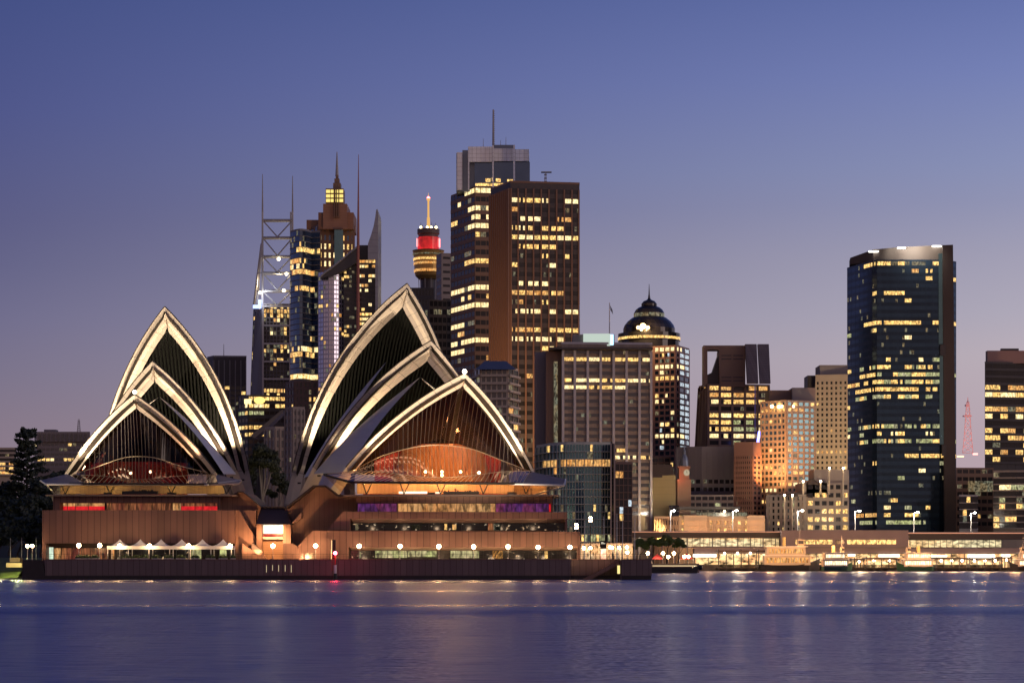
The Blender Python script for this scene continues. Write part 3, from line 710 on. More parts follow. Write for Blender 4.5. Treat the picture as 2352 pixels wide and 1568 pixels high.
# ================================================================== promenade furniture
M['globe'] = emit_plain('street_lamp_globe', (1,.62,.3), 90, sample=True)
def lamp(x, y, D, label, r=.44, zb=None, proto=[None], group='globe lamps along the promenade', arm=0):
    zb = ZD if zb is None else zb; h = pz(y, D)-zb
    t = thing('street_lamp', label, 'street lamp', (px(x, D), D, zb), group)
    m = MB(); X = px(x, D); m.tube((X, D, zb), (X, D, zb+h-r), .07, .05, 6); m.tube((X, D, zb), (X, D, zb+.5), .14, .1, 8); m.build('pole', M['metal'], t)
    m = MB(); m.ball((X, D, zb+h), r, 6); m.build('globe', M['globe'], t)
    return t
ords = ['leftmost','second','third','fourth','fifth','sixth','seventh','eighth','ninth','tenth','eleventh','twelfth','thirteenth']
L1 = [(181,1252,'in front of the left podium wall, farthest left'),(229,1252,'just left of the white marquee'),(275,1253,'at the left end of the white marquee'),(343,1253,'in front of the middle of the white marquee'),(433.5,1253,'in front of the right half of the white marquee'),(529,1253,'just right of the white marquee'),(627,1253,'in front of the lit timber shutter between the halls'),(725,1253,'in front of the raking dark podium end, left of the red beacon'),(825,1253.5,'right of the red beacon, in front of the dark left window bay'),(919,1254,'before the green-lit podium windows, left of centre'),(1008,1254.5,'before the gap between the two green-lit window runs'),(1088,1255,'before the right end of the green-lit windows'),(1167,1255,'before the dark ground-floor glass, fourth from the podium corner'),(1236,1256,'before the dark ground-floor glass, near the podium right end'),(1309,1256,'at the right corner of the podium')]
for x, y, s in L1: lamp(x, y, 503.5, 'round globe lamp '+s)
L2 = [(1341,1258,530,'left of the lit poster board'),(1356,1258,545,'immediately left of the dark kiosk'),(1388,1256,560,'right of the lit poster board, upper one'),(1388,1267,580,'right of the lit poster board, lower and farther one'),(1401,1256,545,'left one of the close pair below the curved apartments'),(1406,1257,552,'right one of the close pair below the curved apartments'),(1422,1257,560,'above the head of the sea wall stairs'),(1440,1256,560,'before the pale columns, right of the stairs'),(1441,1268,590,'low and far before the pale columns'),(63,1253,512,'left one of the pair on the sea wall left end'),(74,1253,512,'right one of the pair on the sea wall left end')]
for x, y, D, s in L2: lamp(x, y, D, 'globe lamp '+s, group='globe lamps beyond the podium', r=.36)
# tall lamps
for x, y, D, s in ((1324,1208,515,'tall bright floodlight mast beside the podium right corner'),(1356.5,1192,540,'tall thin light mast in front of the curved apartments')):
    t = thing('light_mast', s, 'light mast', (px(x, D), D, ZD)); m = MB(); m.tube((px(x,D),D,ZD),(px(x,D),D,pz(y,D)),.1,.07,6); m.build('pole', M['dark'], t)
    m = MB()
    for k in range(4): m.ball((px(x,D)+(k%2-.5)*.35, D, pz(y,D)+(k//2-.5)*.7), .22, 6)
    m.build('lamp_head', M['globe'], t)
# marquee
t = thing('marquee', 'long white canvas marquee with six pointed peaks on the promenade', 'marquee', (px(392, 506), 508, ZD))
D0, D1 = 505, 510.5; xs = [252, 299, 347, 395, 443, 491, 537]
xs = [px(272, D0)+ (px(519, D0)-px(272, D0))/6*k for k in range(7)]
pk0 = px(299.5, 507.7)-px(299.5, 505)
peaks = [px(x, 507.7) for x in (299.5, 347, 394.5, 442, 489, 537)]
pitch = (peaks[-1]-peaks[0])/5
m = MB(); zt, ze = pz(1237.5, 507.7), pz(1253, D0)
for k in range(6):
    xc = px(275, 507.7)+pitch*k+0
    n = 10; rows = []
    for i in range(n+1):
        f = i/n; r = []
        for j in range(24):
            an = 2*math.pi*j/24; cx, cy = math.cos(an), math.sin(an); s = 1/max(abs(cx), abs(cy))
            r.append((xc+cx*s*pitch/2*f, 507.7+cy*s*2.75*f, ze+(zt-ze)*(1-f)**2.1 if f < 1 else ze))
        r.append(r[0]); rows.append(r)
    m.grid(rows)
x0m, x1m = px(275, 507.7)-pitch/2, px(275, 507.7)+pitch*5.5
m.box(x0m, x1m, 504.93, 504.98, ze-.75, ze); m.box(x0m-.05, x0m, 505, 510.4, ze-.75, ze); m.box(x1m, x1m+.05, 505, 510.4, ze-.75, ze)
m.build('canopy', M['canvas'], t, smooth=False)
for k in range(7):
    m = MB(); X = x0m+.1+(x1m-x0m-.2)*k/6
    m.box(X-.07, X+.07, 505.0, 505.14, ZD, ze); m.box(X-.07, X+.07, 510.2, 510.34, ZD, ze); m.build('post', M['white'], t)
m = MB()
for k in (1, 3, 5): m.ball((x0m+pitch*(k+.2), 507.5, ze-.5), .22, 6)
m.build('hanging_lamp', M['L_wht'], t)
for k in (1, 3, 5): point('marquee_light', (x0m+pitch*(k+.2), 507.2, ze-.3), 180, (1,.85,.6), .3, t)
# hedge planters
def hedge(x, w, label, D=503):
    t = thing('planter', label, 'planter', (px(x, D), D, ZD), 'low planters along the promenade')
    m = MB(); m.bx(x-w, x+w, 1281.5, 1285, D-.4, D+.4); m.build('box', M['white'], t)
    rnd = random.Random(int(x)); m = MB()
    for k in range(260):
        a = rnd.uniform(-1, 1); c = Vector((px(x, D)+a*(px(x+w, D)-px(x, D))*.95, D+rnd.uniform(-.4, .4), pz(1281.5, D)+rnd.random()*.75*math.sqrt(1-a*a*.8)))
        leafq(m, c, .13, rnd)
    m.build('shrub', M['leaf_green'], t)
def leafq(m, c, s, rnd):
    u = Vector((rnd.gauss(0, 1), rnd.gauss(0, 1), rnd.gauss(0, 1))).normalized(); v = u.orthogonal().normalized()
    m.quad(c-u*s-v*s*.6, c+u*s-v*s*.6, c+u*s+v*s*.6, c-u*s+v*s*.6)
for x, w, s in ((182,9,'below the farthest left globe lamp'),(198,9,'second from the left'),(218,9,'left of the dark figure-like post before the marquee'),(290,10,'inside the marquee left end'),(313,10,'second inside the marquee'),(332,9,'third inside the marquee'),(359,11,'in the middle of the marquee'),(387,11,'right of the marquee middle'),(415,11,'under the right half of the marquee'),(448,10,'below the lit green window in the marquee'),(483,11,'near the right end of the marquee'),(512,10,'at the right end of the marquee'),(535,6,'small, just outside the marquee')):
    hedge(x, w, 'low white planter with clipped green shrub, '+s)
# red navigation beacon in the water
t = thing('navigation_beacon', 'red navigation beacon with a bright red light on a pile in the water', 'beacon', (px(770, 492), 492, 0))
D = 492; X = px(770, D)
m = MB(); m.tube((X, D, -1), (X, D, 1.4), .4, .4, 10); m.build('pile', M['black'], t)
m = MB(); m.tube((X, D, 1.4), (X, D, 3.2), .3, .3, 10); m.build('base', M['white'], t)
m = MB(); m.tube((X, D, 3.2), (X, D, pz(1272, D)), .13, .11, 8); 
for k in range(7): m.box(X-.7, X-.12, D-.05, D+.05, 2.2+k*.55, 2.26+k*.55)
m.box(X-.74, X-.68, D-.05, D+.05, 1.9, 5.6); m.build('mast', M['redpaint'], t)
m = MB(); m.ball((X, D, pz(1269.5, D)), .34, 8); m.build('red_light', emit_plain('red_signal', (1,.05,.1), 120, True), t)
point('beacon_light', (X, D-.8, pz(1269, D)), 260, (1,.04,.08), .3, t)
# tall dark banner pylon
t = thing('sign_pylon', 'tall dark pylon with a glowing vertical edge left of the red beacon', 'pylon', (px(766,504), 504, ZD))
m = MB(); m.bx(762.5, 770.5, 1239, 1285, 504, 505); m.build('body', M['black'], t)
m = MB(); m.bx(761.2, 762.4, 1240, 1282, 504.2, 504.6); m.build('light_strip', emit_plain('pylon_strip', (1,.65,.3), 2), t)
# kiosk with poster
t = thing('info_kiosk', 'dark kiosk with small white lettering above a brightly lit poster', 'kiosk', (px(1387,520), 520, ZD))
D = 520; m = MB(); m.bx(1378.5, 1393, 1241, 1285, D, D+2); m.build('body', M['black'], t)
m = MB(); m.bx(1379.5, 1392, 1259.5, 1283, D-.1, D-.02); m.build('poster', lit('lit_poster', (1,.75,.5), 1.8, lo=.5, hi=1.4, sc=(1.5,1.5,1), c2=(1,.35,.2)), t)
m = MB(); m.bx(1380.5, 1386, 1244.5, 1245.8, D-.05, D-.02); m.bx(1380.5, 1390, 1246.8, 1248.2, D-.05, D-.02); m.build('lettering', emit_plain('white_lettering', (1,.9,.7), .9), t)
# podium doors on the ground level (right)
slab('door', [(701,1278-9),(722,1269),(722,1284),(701,1284)], 507.3, 507.45, 'warmlit')
slab('door', [(760,1262),(764,1262),(764,1284),(760,1284)], 507.3, 507.45, 'L_yel')
# stone furniture: cafe tables

for x in (593, 659):
    m = MB(); q = P(x, 1282, 511.5); m.box(q.x-.25, q.x+.25, q.y-.2, q.y+.2, q.z-.3, q.z); m.build('uplight', M['dark'], OH)
    spot('uplight_beam', q+Vector((0,0,.15)), P(x, 1205, 514.5), 4200, (1,.6,.3), 70, .8, .2, OH)
point('tree_fill_light', P(632, 1100, 622), 1500, (1,.8,.5), 1, OH)  # unseen light added to brighten the tree between the halls

for x in range(850, 1300, 75): point('ledge_fill_light', P(x, 1212, 509.2), 140, (1,.68,.42), .3, OH)  # fill lights added on the ledge in place of window light
for x in range(830, 1320, 60): point('ground_fill_light', P(x, 1281, 506), 190, (1,.68,.42), .3, OH)  # fill lights added at ground level to brighten the lower soffit
point('stair_fill_light', P(1385, 1286, 502.5), 90, (1,.5,.3), .2, OH)  # unseen light added to brighten the steps
ZV = pz(1136, 512)
for xa, xb, ya, D, s_, mt in ((280,362,1126,516,'long low dark bar counter on the upper terrace of the left hall','black'),(238,256,1129,516,'small dark planter left of the long bar on the left hall terrace','black'),(384,404,1129,516,'small dark planter right of the long bar on the left hall terrace','black'),
        (1018,1100,1127,512.4,'long dark row of stacked bar furniture on the right hall terrace','dark'),(1165,1187,1128,512.4,'small dark bar table cluster right of the long row on the right terrace','dark'),(982,999,1129,512.4,'dark cabinet between the two glowing bar fronts','black')):
    t = thing('terrace_counter', s_, 'counter', (px((xa+xb)/2,D),D,pz(1134.5,D)))
    m = MB(); m.bx(xa, xb, ya+2, 1134.5, D, D+1); m.build('body', M[mt], t)
    m = MB(); m.bx(xa-.6, xb+.6, ya+1.2, ya+1.9, D-.1, D+1.1); m.build('top', M['darktrim'], t)
    if xb-xa > 60:
        rnd = random.Random(int(xa))
        for k in range(14):
            m = MB()
            x = rnd.uniform(xa+2, xb-3); m.bx(x, x+rnd.uniform(1.5,3.5), ya-rnd.uniform(.3,2), ya+1.1, D+.2, D+.7); m.build('stacked_chair', M['dark'], t)
# ================================================================== the city
M['b_brown'] = pmat('brown_stone_cladding', (.22,.14,.10), .6, var=.15, nscale=.05)
M['b_copper'] = pmat('copper_brown_ribs', (.20,.115,.078), .5, var=.15, nscale=.05)
M['b_beige'] = pmat('beige_cladding', (.42,.34,.27), .65, var=.12, nscale=.06)
M['b_cream'] = pmat('cream_render', (.58,.47,.34), .7, var=.12, nscale=.06)
M['b_grey'] = pmat('grey_concrete', (.28,.25,.24), .7, var=.18, nscale=.06)
M['b_dark'] = pmat('dark_cladding', (.07,.06,.06), .5, var=.2, nscale=.06)
M['b_pink'] = pmat('rose_granite_cladding', (.42,.25,.21), .5, var=.12, nscale=.06)
M['b_orange'] = pmat('terracotta_render', (.50,.27,.17), .7, var=.15, nscale=.06)
M['b_yellow'] = pmat('yellow_render', (.62,.50,.22), .7, var=.08, nscale=.06, joint_z=3.4, jdark=.9)
M['b_sand'] = pmat('sandstone', (.48,.32,.20), .75, var=.2, nscale=.15, bump=.1)
M['b_steel'] = pmat('brushed_steel', (.5,.48,.47), .4, .4, var=.1)
M['b_lilac'] = pmat('pale_lilac_cladding', (.52,.50,.60), .3, .3, var=.1)
M['b_blue'] = pmat('blue_grey_panels', (.20,.24,.30), .3, .5, var=.1)
CITY = random.Random(7)
def tower(name, label, fp, y0, y1, floors, bays, wall='b_brown', glass='g_black', sp=.38, pw=.5, pd=.4, depth=30, lit_p=.12,
          kinds='yyyowd', rows=(), fp_top=None, punched=None, roof=True, cat='building', group=None, topcap=0, pier=None, sub=1, faces=None,
          skip_top=0, lit_face=None, spd=.25, zg=2.9):
    """fp: front outline as (x, distance) from left to right; y0 / y1 top and bottom of the storeys"""
    rnd = CITY
    Dr = sum(q[1] for q in fp)/len(fp)
    t = thing(name, label, cat, (px(sum(q[0] for q in fp)/len(fp), Dr), Dr, zg), group)
    zt, zb = pz(y0, Dr), max(zg, pz(y1, Dr))
    B = [Vector((px(x, D), D, 0)) for x, D in fp]; T = [Vector((px(x, D), D, 0)) for x, D in (fp_top or fp)]
    k1, k0 = 1+depth/B[-1].y, 1+depth/B[0].y; back = [Vector((B[-1].x*k1-.8, B[-1].y+depth, 0)), Vector((B[0].x*k0+.8, B[0].y+depth, 0))]
    backt = [Vector((T[-1].x*k1-.8, T[-1].y+depth, 0)), Vector((T[0].x*k0+.8, T[0].y+depth, 0))]
    wm, gm = M[wall] if isinstance(wall, str) else wall, M[glass]
    pm = M[pier] if pier else wm
    m = MB(); m.prism(B+back, zg, zt+topcap, 0, T+backt)
    H = zt-zb; fh = H/floors; extra = MB()
    bl = bays if isinstance(bays, (list, tuple)) else [bays]*(len(fp)-1)
    def pt(i, u, z, off, nrm):
        k = (z-zg)/(zt-zg); a = B[i].lerp(T[i], k); b = B[i+1].lerp(T[i+1], k); q = a.lerp(b, u); return Vector((q.x, q.y, z))+nrm*off
    wins = []
    rowmap = {}
    for r in rows:
        f = int((r[0]-y0)/(y1-y0)*floors); rowmap.setdefault(min(max(f, 0), floors-1), []).append(r)
    kmap = {'y': 1, 'w': 2, 'o': 3, 'd': 4, 'g': 5, 'c': 6}
    fl_m = [MB() for _ in range(floors)]
    tot = sum((B[i+1]-B[i]).length for i in range(len(B)-1)); acc = 0
    for i in range(len(fp)-1):
        L = (B[i+1]-B[i]).length; d = (B[i+1]-B[i]).normalized(); nrm = Vector((d.y, -d.x, 0))
        nb = bl[i]
        pu = pw/2/max(L, .1)
        if faces is not None and i not in faces:
            a = [pt(i,0,zg,.01,nrm), pt(i,1,zg,.01,nrm), pt(i,1,zt,.01,nrm), pt(i,0,zt,.01,nrm)]; m.hexa([q+nrm*.3 for q in a], a, 1)
            for b in range(nb*2+1):
                u = max(.01, min(.99, b/nb/2)); q = .35/max(L, .1)
                a = [pt(i,u-q,zg,.3,nrm), pt(i,u+q,zg,.3,nrm), pt(i,u+q,zt,.3,nrm), pt(i,u-q,zt,.3,nrm)]; m.hexa([q_+nrm*.9 for q_ in a], a, 1)
            acc += L; continue
        for f in range(floors):          # f counted from the top
            z_hi = zt-f*fh; z_lo = z_hi-fh
            if f < skip_top: continue
            if sp > 0 and punched is None:
                zs = z_lo; ze = z_lo+fh*sp
                a, b_, c, e = pt(i,0,zs,.02,nrm), pt(i,1,zs,.02,nrm), pt(i,1,ze,.02,nrm), pt(i,0,ze,.02,nrm)
                m.hexa([q+nrm*spd for q in (a,b_,c,e)], (a,b_,c,e), 0)
            base = rnd.random()
            rowp = lit_p*(.2 if base < .6 else (1.4 if base < .9 else 3))
            for b in range(nb):
                u0, u1 = b/nb, (b+1)/nb; gu = (acc+L*(u0+u1)/2)/tot
                p_, ks = rowp, kinds
                if lit_face and i in lit_face: p_, ks = lit_face[i]
                for r in rowmap.get(f, ()):
                    if r[2] <= gu <= r[3]: p_ = r[1]; ks = r[4] if len(r) > 4 else 'yw'
                bst = rnd.random() < p_; bk = kmap[rnd.choice(ks)]
                for sbi in range(sub):
                    mi = (bk if rnd.random() < .88 else 0) if bst and sub > 1 else (kmap['d'] if rnd.random() < .04 else 0) if sub > 1 else kmap[rnd.choice(ks)] if rnd.random() < p_ else (4 if rnd.random() < .06 else 0)
                    w0 = u0+(u1-u0)*sbi/sub; w1 = u0+(u1-u0)*(sbi+1)/sub
                    if punched:
                        mw, mh = punched; c0 = (w0+w1)/2; hw = (w1-w0)*mw/2; w0, w1 = c0-hw, c0+hw
                        za, zc = z_lo+fh*(1-mh)/2, z_lo+fh*(1+mh)/2
                    else: za, zc = z_lo+fh*sp, z_hi
                    q = (pt(i,w0,za,.04,nrm), pt(i,w1,za,.04,nrm), pt(i,w1,zc,.04,nrm), pt(i,w0,zc,.04,nrm))
                    if punched and not punched_band[0]:
                        wins.append((q, mi))
                    else: fl_m[f].quad(*q, mi)
        if pd > 0 and pw > 0:
            for b in range(nb+1):
                u = b/nb; uu = max(pu, min(1-pu, u))
                zz0, zz1 = zg, zt+(topcap if topcap > 0 else 0)*.5
                a = [pt(i,uu-pu,zz0,.03,nrm), pt(i,uu+pu,zz0,.03,nrm), pt(i,uu+pu,zt,.03,nrm), pt(i,uu-pu,zt,.03,nrm)]
                m.hexa([q+nrm*pd for q in a], a, 1)
        acc += L
    m.build('wall', [wm, pm], t)
    if roof:
        r = MB(); cx = sum((q.x for q in T+backt))/(len(T)+2); cy = sum((q.y for q in T+backt))/(len(T)+2)
        r.prism([Vector((cx+(q.x-cx)*1.004, cy+(q.y-cy)*1.004, 0)) for q in T+backt], zt+topcap+.02, zt+topcap+1.0); r.build('parapet', pm, t)
    mats = [gm]+[M[k] for k in LITS]
    for f in range(floors):
        if fl_m[f].f: fl_m[f].build('window_band', mats, t)
    if wins:
        big = wins if len(wins) <= 100 else wins[:100]
        for q, mi in big:
            mm = MB(); mm.quad(*q, 0); mm.build('window', mats[mi], t)
        if len(wins) > 100:
            mm = MB()
            for q, mi in wins[100:]: mm.quad(*q, mi)
            mm.build('window', mats, t, kind='stuff')
    return t, zt+topcap
punched_band = [False]
def addbox(t, name, x0, x1, y0, y1, D0, D1, mat):
    m = MB(); m.bx(x0, x1, y0, y1, D0, D1); return m.build(name, M[mat] if isinstance(mat, str) else mat, t)
def mast(t, x, y0, y1, D, r0=.4, r1=.1, mat='metal', name='mast'):
    m = MB(); m.tube(P(x, y1, D), P(x, y0, D), r0, r1, 6); return m.build(name, M[mat], t)

# 1 banded brown ribbed tower (tall, centre)
t, _ = tower('office_tower', 'tall dark office tower with copper-brown vertical ribs and a crane on its flat roof', [(1127,1225),(1172,1200),(1331,1206)], 440, 1240, 38, [5,9], 'b_dark', 'g_black', pier='b_copper', faces=[1], sp=.52, pw=.8, pd=.7, depth=45, lit_p=.10, sub=3, spd=.1, topcap=3,
  rows=[(464,.9,.2,.66,'yo'),(481,.85,.2,.75,'wy'),(481,.9,.85,1),(505,.9,.48,.66,'w'),(506,.5,.66,1,'o'),(536,.95,.2,.6,'wy'),(536,.8,.7,.9,'yo'),(554,.95,.2,1,'wy'),(569,.7,.2,.8,'yo'),(653,.5,.6,.8,'o'),(665,.85,.2,.75,'wy'),(683,.9,.3,1,'yo'),(715,.95,.2,1,'w'),(733,.9,.55,1,'w'),(764,.85,.4,.8,'o'),(764,.95,.6,1,'y'),(779,.95,.2,.85,'w'),(811,.95,.2,.45,'w'),(858,.8,.3,.45,'w'),(905,.7,.3,.5,'y')])
W = M['b_dark']
m = MB(); D = 1215
for k in range(4): m.tube(P(1250+4*(k%2), 430, D+3*(k//2)), P(1252.5+2*(k%2), 396, D+3*(k//2)), .3, .2, 4)
for y in (400, 408, 416, 424): m.bx(1250, 1256, y, y+1, D, D+3)
m.bx(1243, 1267, 394, 395.5, D, D+3); m.build('antenna', M['metal'], t)
m = MB(); m.bx(1285, 1312, 424, 431, 1215, 1225); m.tube(P(1285, 428, 1214), P(1310, 420, 1214), .7, .5, 5); m.tube(P(1295, 430, 1214), P(1306, 422, 1214), .8, .8, 5); m.build('maintenance_crane', M['black'], t)
# ribs' side face seen left is solid copper
# 2 blade crowned tower
t, z2 = tower('blade_tower', 'tallest tower with blue-grey glass crown of vertical blades and a long antenna', [(1036,1420),(1091,1385),(1217,1392)], 440, 1240, 40, [7,10], 'b_brown', 'g_black', sp=.45, pw=.3, pd=.15, depth=48, lit_p=.12, sub=1, spd=.3,
  rows=[(447,.9,.3,1,'w'),(455,.9,.35,1,'w'),(498,.8,.35,.8,'w'),(515,.8,.35,.8,'w'),(534,.9,.35,.9,'w'),(660,.8,0,.3,'wy'),(668,.8,0,.3,'wy'),(612,.9,.3,.8,'y'),(676,.9,0,.8,'w'),(690,.8,0,.3,'w'),(707,.9,0,.8,'w'),(745,.7,0,.3,'w'),(790,.9,0,.8,'w'),(805,.8,0,.3,'w')])
D = 1384
m = MB(); m.ext([(1048,440),(1048,352),(1062,352),(1062,345),(1075,345),(1075,337),(1131,337),(1131,333),(1182,333),(1183,343),(1215,343),(1217,440)], D+8, D+40); m.build('crown_core', M['b_blue'], t)
m = MB(); m.bx(1090, 1217, 372, 432, D+4, D+7.9); m.build('crown_glazing', M['g_blue'], t)
for k, (xa, xb, ya, yb, dd) in enumerate(((1075,1130,337,372,2),(1134,1179,341,370,2),(1183,1215,343,370,2),(1131,1134,334,440,-1),(1179,1183,333,440,-1),(1049,1062,350,436,3),(1075,1078,345,436,1))):
    addbox(t, 'crown_blade', xa, xb, ya, yb, D+dd, D+dd+1.4 if k > 2 else D+dd+.8, 'b_panel' if 'b_panel' in M else M.setdefault('b_panel', pmat('pale_panel_grid', (.78,.84,.92), .3, .1, joint=2.6, joint_z=2.6, jdark=.6)))
m = MB()
for a, b, y in ((1115,1127,410),(1130,1134,408),(1139,1150,410),(1165,1178,412),(1092,1200,421)): m.bx(a, b, y, y+(8 if y < 420 else 6), D+3.7, D+3.98)
m.build('window_band', M['L_yel'], t)
mast(t, 1133, 252, 336, D+10, .7, .45); mast(t, 1110, 318, 340, D+10, .2, .1); mast(t, 1162, 315, 336, D+10, .2, .1); mast(t, 1150, 322, 336, D+10, .2, .1)
m = MB()
for k in range(16): m.bx(1131.5, 1137, 255+k*5, 256+k*5, D+9.5, D+10)
m.build('antenna_rungs', M['metal'], t)
# 3 observation tower
t = thing('observation_tower', 'slender observation tower with a gold turret glowing red and a lit spire', 'tower', (px(984,1925), 1925, 2.9))
D = 1925; s = D/F
def zz(y): return pz(y, D)-2.9
c = (px(984, D), D, 2.9)
m = MB(); m.lathe([(17*s, 0), (17*s, zz(640))], c, 16); m.build('shaft', M['b_dark'], t)
m = MB()
for k in range(10):
    an = 2*math.pi*k/10; m.tube((c[0]+19*s*math.cos(an), D+19*s*math.sin(an), zz(750)), (c[0]+28*s*math.cos(an)*.8, D+28*s*math.sin(an)*.8, 2.9+zz(636)), .35, .35, 4)
m.build('cables', M['metal'], t)
m = MB(); m.lathe([(22*s, zz(642)), (30*s, zz(634)), (32*s, zz(626)), (33.6*s, zz(590)), (36*s, zz(578)), (37*s, zz(576)), (25*s, zz(574))], c, 32, 0); m.build('turret', pmat('gold_turret', (.55,.33,.10), .35, .6, joint=2.2, jdark=.7), t)
for ya, yb, r0, mt in ((626,620,33.2,'L_org'),(609,604,34.0,'L_org'),(599,594,34.8,'L_yel'),(587,584,36.2,'L_dim')):
    m = MB(); m.lathe([(r0*s, zz(ya)), ((r0+.6)*s, zz(yb))], c, 40); m.build('window_band', M[mt], t)
m = MB(); m.lathe([(25*s, zz(574)), (25*s, zz(546)), (.1, zz(545.9))], c, 32); m.build('red_drum', lit('red_glowing_drum', (1,.02,.03), .75, lo=.35, hi=1.3, sc=(.12,.12,.12), c2=(.75,.03,.02)), t)  # red floodlighting put into the drum's own emission
m = MB(); m.lathe([(23*s, zz(546)), (23*s, zz(540)), (25.5*s, zz(538)), (25.5*s, zz(527)), (.1, zz(526.8))], c, 32); m.build('upper_deck', M['b_copper'], t)
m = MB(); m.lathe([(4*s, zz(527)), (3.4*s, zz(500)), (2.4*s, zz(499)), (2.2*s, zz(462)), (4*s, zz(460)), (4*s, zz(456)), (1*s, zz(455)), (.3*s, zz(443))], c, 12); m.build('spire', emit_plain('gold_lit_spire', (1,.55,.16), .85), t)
m = MB()
for dx in (-17, -2, 7, 18): m.ball((c[0]+dx*s, D-22*s*.6, pz(524, D)), 1.0, 6)
m.build('roof_lamp', emit_plain('roof_lamps', (1,.75,.35), 10), t)
m = MB()
for dx, h in ((-17,13),(8,14),(13,10),(17,12),(-13,8)): m.tube((c[0]+dx*s, D-5, pz(526, D)), (c[0]+dx*s, D-5, pz(526-h, D)), .5, .2, 4)
m.build('aerials', M['palemetal'], t)
m = MB(); m.ball((c[0], D, pz(455, D)), 1.3, 8); m.build('red_beacon', emit_plain('red_aircraft_light', (1,.1,.12), 14), t)
m = MB(); m.box(c[0]+24*s, c[0]+27*s, D-4, D+2, pz(568, D), pz(549, D)); m.box(c[0]-27*s, c[0]-25.5*s, D-4, D+2, pz(566, D), pz(549, D)); m.build('red_screen', emit_plain('red_screen_light', (1,.25,.25), 3), t)
# 4 slot window slab right of it
tower('apartment_tower', 'pale rose apartment tower with slot windows right of the observation tower', [(1002,1712),(1014,1700),(1037,1702)], 586, 1000, 26, [1,1], 'b_beige', 'g_black', sp=.62, pw=0, pd=0, depth=30, lit_p=.03, punched=(.7,.34))
tower('office_block', 'low dark office block below the observation tower turret', [(940,1600),(997,1600)], 664, 1000, 14, [8], 'b_dark', 'g_black', lit_p=.06, depth=30)
tower('office_block', 'dark glass office block between the tall sail and the blade tower', [(985,1480),(1036,1484)], 692, 1100, 22, [5], 'b_dark', 'g_black', lit_p=.35, kinds='yddgd', depth=20, pw=.5)
# 5 mast tower
t, z5 = tower('mast_tower', 'office tower with sloping left side and an open steel lattice with two masts on top', [(562,1440),(603,1420),(667,1424)], 703, 985, 28, [5,8], 'b_grey', 'g_black', sp=.2, pw=.5, pd=.3, depth=35, lit_p=.35, kinds='yyddwo', fp_top=[(583,1440),(604,1420),(667,1424)], spd=.1,
   rows=[(895,.95,.4,1,'wy'),(903,.9,.4,1,'yo'),(710,.6,.5,1,'yd'),(728,.6,.6,.9,'y')])
m = MB(); D = 1419
for y in (701, 745, 787, 828, 868, 908, 950): m.bx(602, 668, y, y+4, D-1.5, D)
m.bx(602, 606, 701, 990, D-1.6, D); m.bx(664, 668, 701, 990, D-1.4, D); m.build('white_frame', M['b_steel'], t)
m = MB(); D = 1421; D2 = 1450
for dd in (D, D2):
    m.tube(P(603, 703, dd), P(603, 487, dd), .7, .6, 6); m.tube(P(672 if dd == D else 668, 703, dd), P(672 if dd == D else 668, 487, dd), .7, .6, 6)
ys = (506, 546, 589, 627, 668)
for k, y in enumerate(ys):
    m.tube(P(603, y, D), P(672, y, D), .8, .8, 6); m.tube(P(603, y+3, D2), P(668, y+3, D2), .4, .4, 5)
    yn = ys[k+1] if k < 4 else 703
    m.tube(P(603, y, D), P(637, yn-2, D), .45, .45, 5); m.tube(P(672, y, D), P(637, yn-2, D), .45, .45, 5)
m.tube(P(601, 560, D+8), P(583, 703, D+14), .8, .8, 6); m.tube(P(603, 545, D+4), P(590, 703, D+4), .6, .6, 6)
for y, x in ((590,598),(627,593),(668,588)): m.tube(P(x, y, D+8), P(603, y, D), .4, .4, 5)
m.build('steel_lattice', M['b_steel'], t)
mast(t, 603, 400, 490, D, .6, .2); mast(t, 672, 404, 490, D, .6, .2)
m = MB()
for x, y in ((658,629),(652,667),(597,672),(640,595)): m.ball(P(x, y, D-2), 1.0, 6)
m.build('lattice_lamp', emit_plain('lattice_lamps', (1,.85,.55), 8), t)
m = MB(); m.bx(581, 600, 700, 708, D-3, D-2); m.bx(593, 600, 688, 700, D-3, D-2); m.build('blue_sign', emit_plain('blue_white_sign', (.35,.45,1), 2.6), t)
point('lattice_light', P(640, 660, D+10), 9000, (1,.8,.5), 1, t); point('lattice_light', P(600, 680, D-8), 6000, (.8,.85,1), 1, t)
# dark tower left, behind
t, _ = tower('ribbed_tower', 'dark brown tower with pale vertical ribs left of the mast tower', [(476,1510),(490,1500),(566,1502)], 828, 1090, 22, [1,6], 'b_dark', 'g_black', sp=.4, pw=.7, pd=.4, depth=30, lit_p=.12, kinds='yod', pier='b_grey', skip_top=5, topcap=2, rows=[(872,.8,.6,.8,'o'),(890,.6,.4,.7),(905,.6,.4,.7)])
mast(t, 514, 790, 826, 1505, .3, .15); addbox(t, 'plant_room', 541, 551, 818, 826, 1505, 1510, 'b_dark')
# low lit block with round sign
t, _ = tower('lit_office_block', 'low dark office block with a glowing oval sign and bright white window rows', [(548,1300),(570,1290),(656,1294)], 912, 1060, 9, [3,7], 'b_dark', 'g_brown', sp=.5, pw=.4, pd=.2, depth=30, lit_p=.3, kinds='yw', rows=[(945,.9,0,.6,'yg'),(960,.9,0,.4,'yg'),(990,.95,0,.6,'wy')])
m = MB(); q = P(596, 919, 1288); m.lathe([(.1,-.6),(3.0,-.5),(3.1,.5),(.1,.6)], (0,0,0), 16); m.v = [(q.x+a, q.y+c_, q.z+b*.65) for a, b, c_ in m.v]; m.build('oval_sign', emit_plain('yellow_oval_sign', (1,.68,.18), 1.8), t)
addbox(t, 'rectangular_sign', 561, 577, 916, 927, 1286, 1287, emit_plain('yellow_box_sign', (1,.8,.35), 1.8))
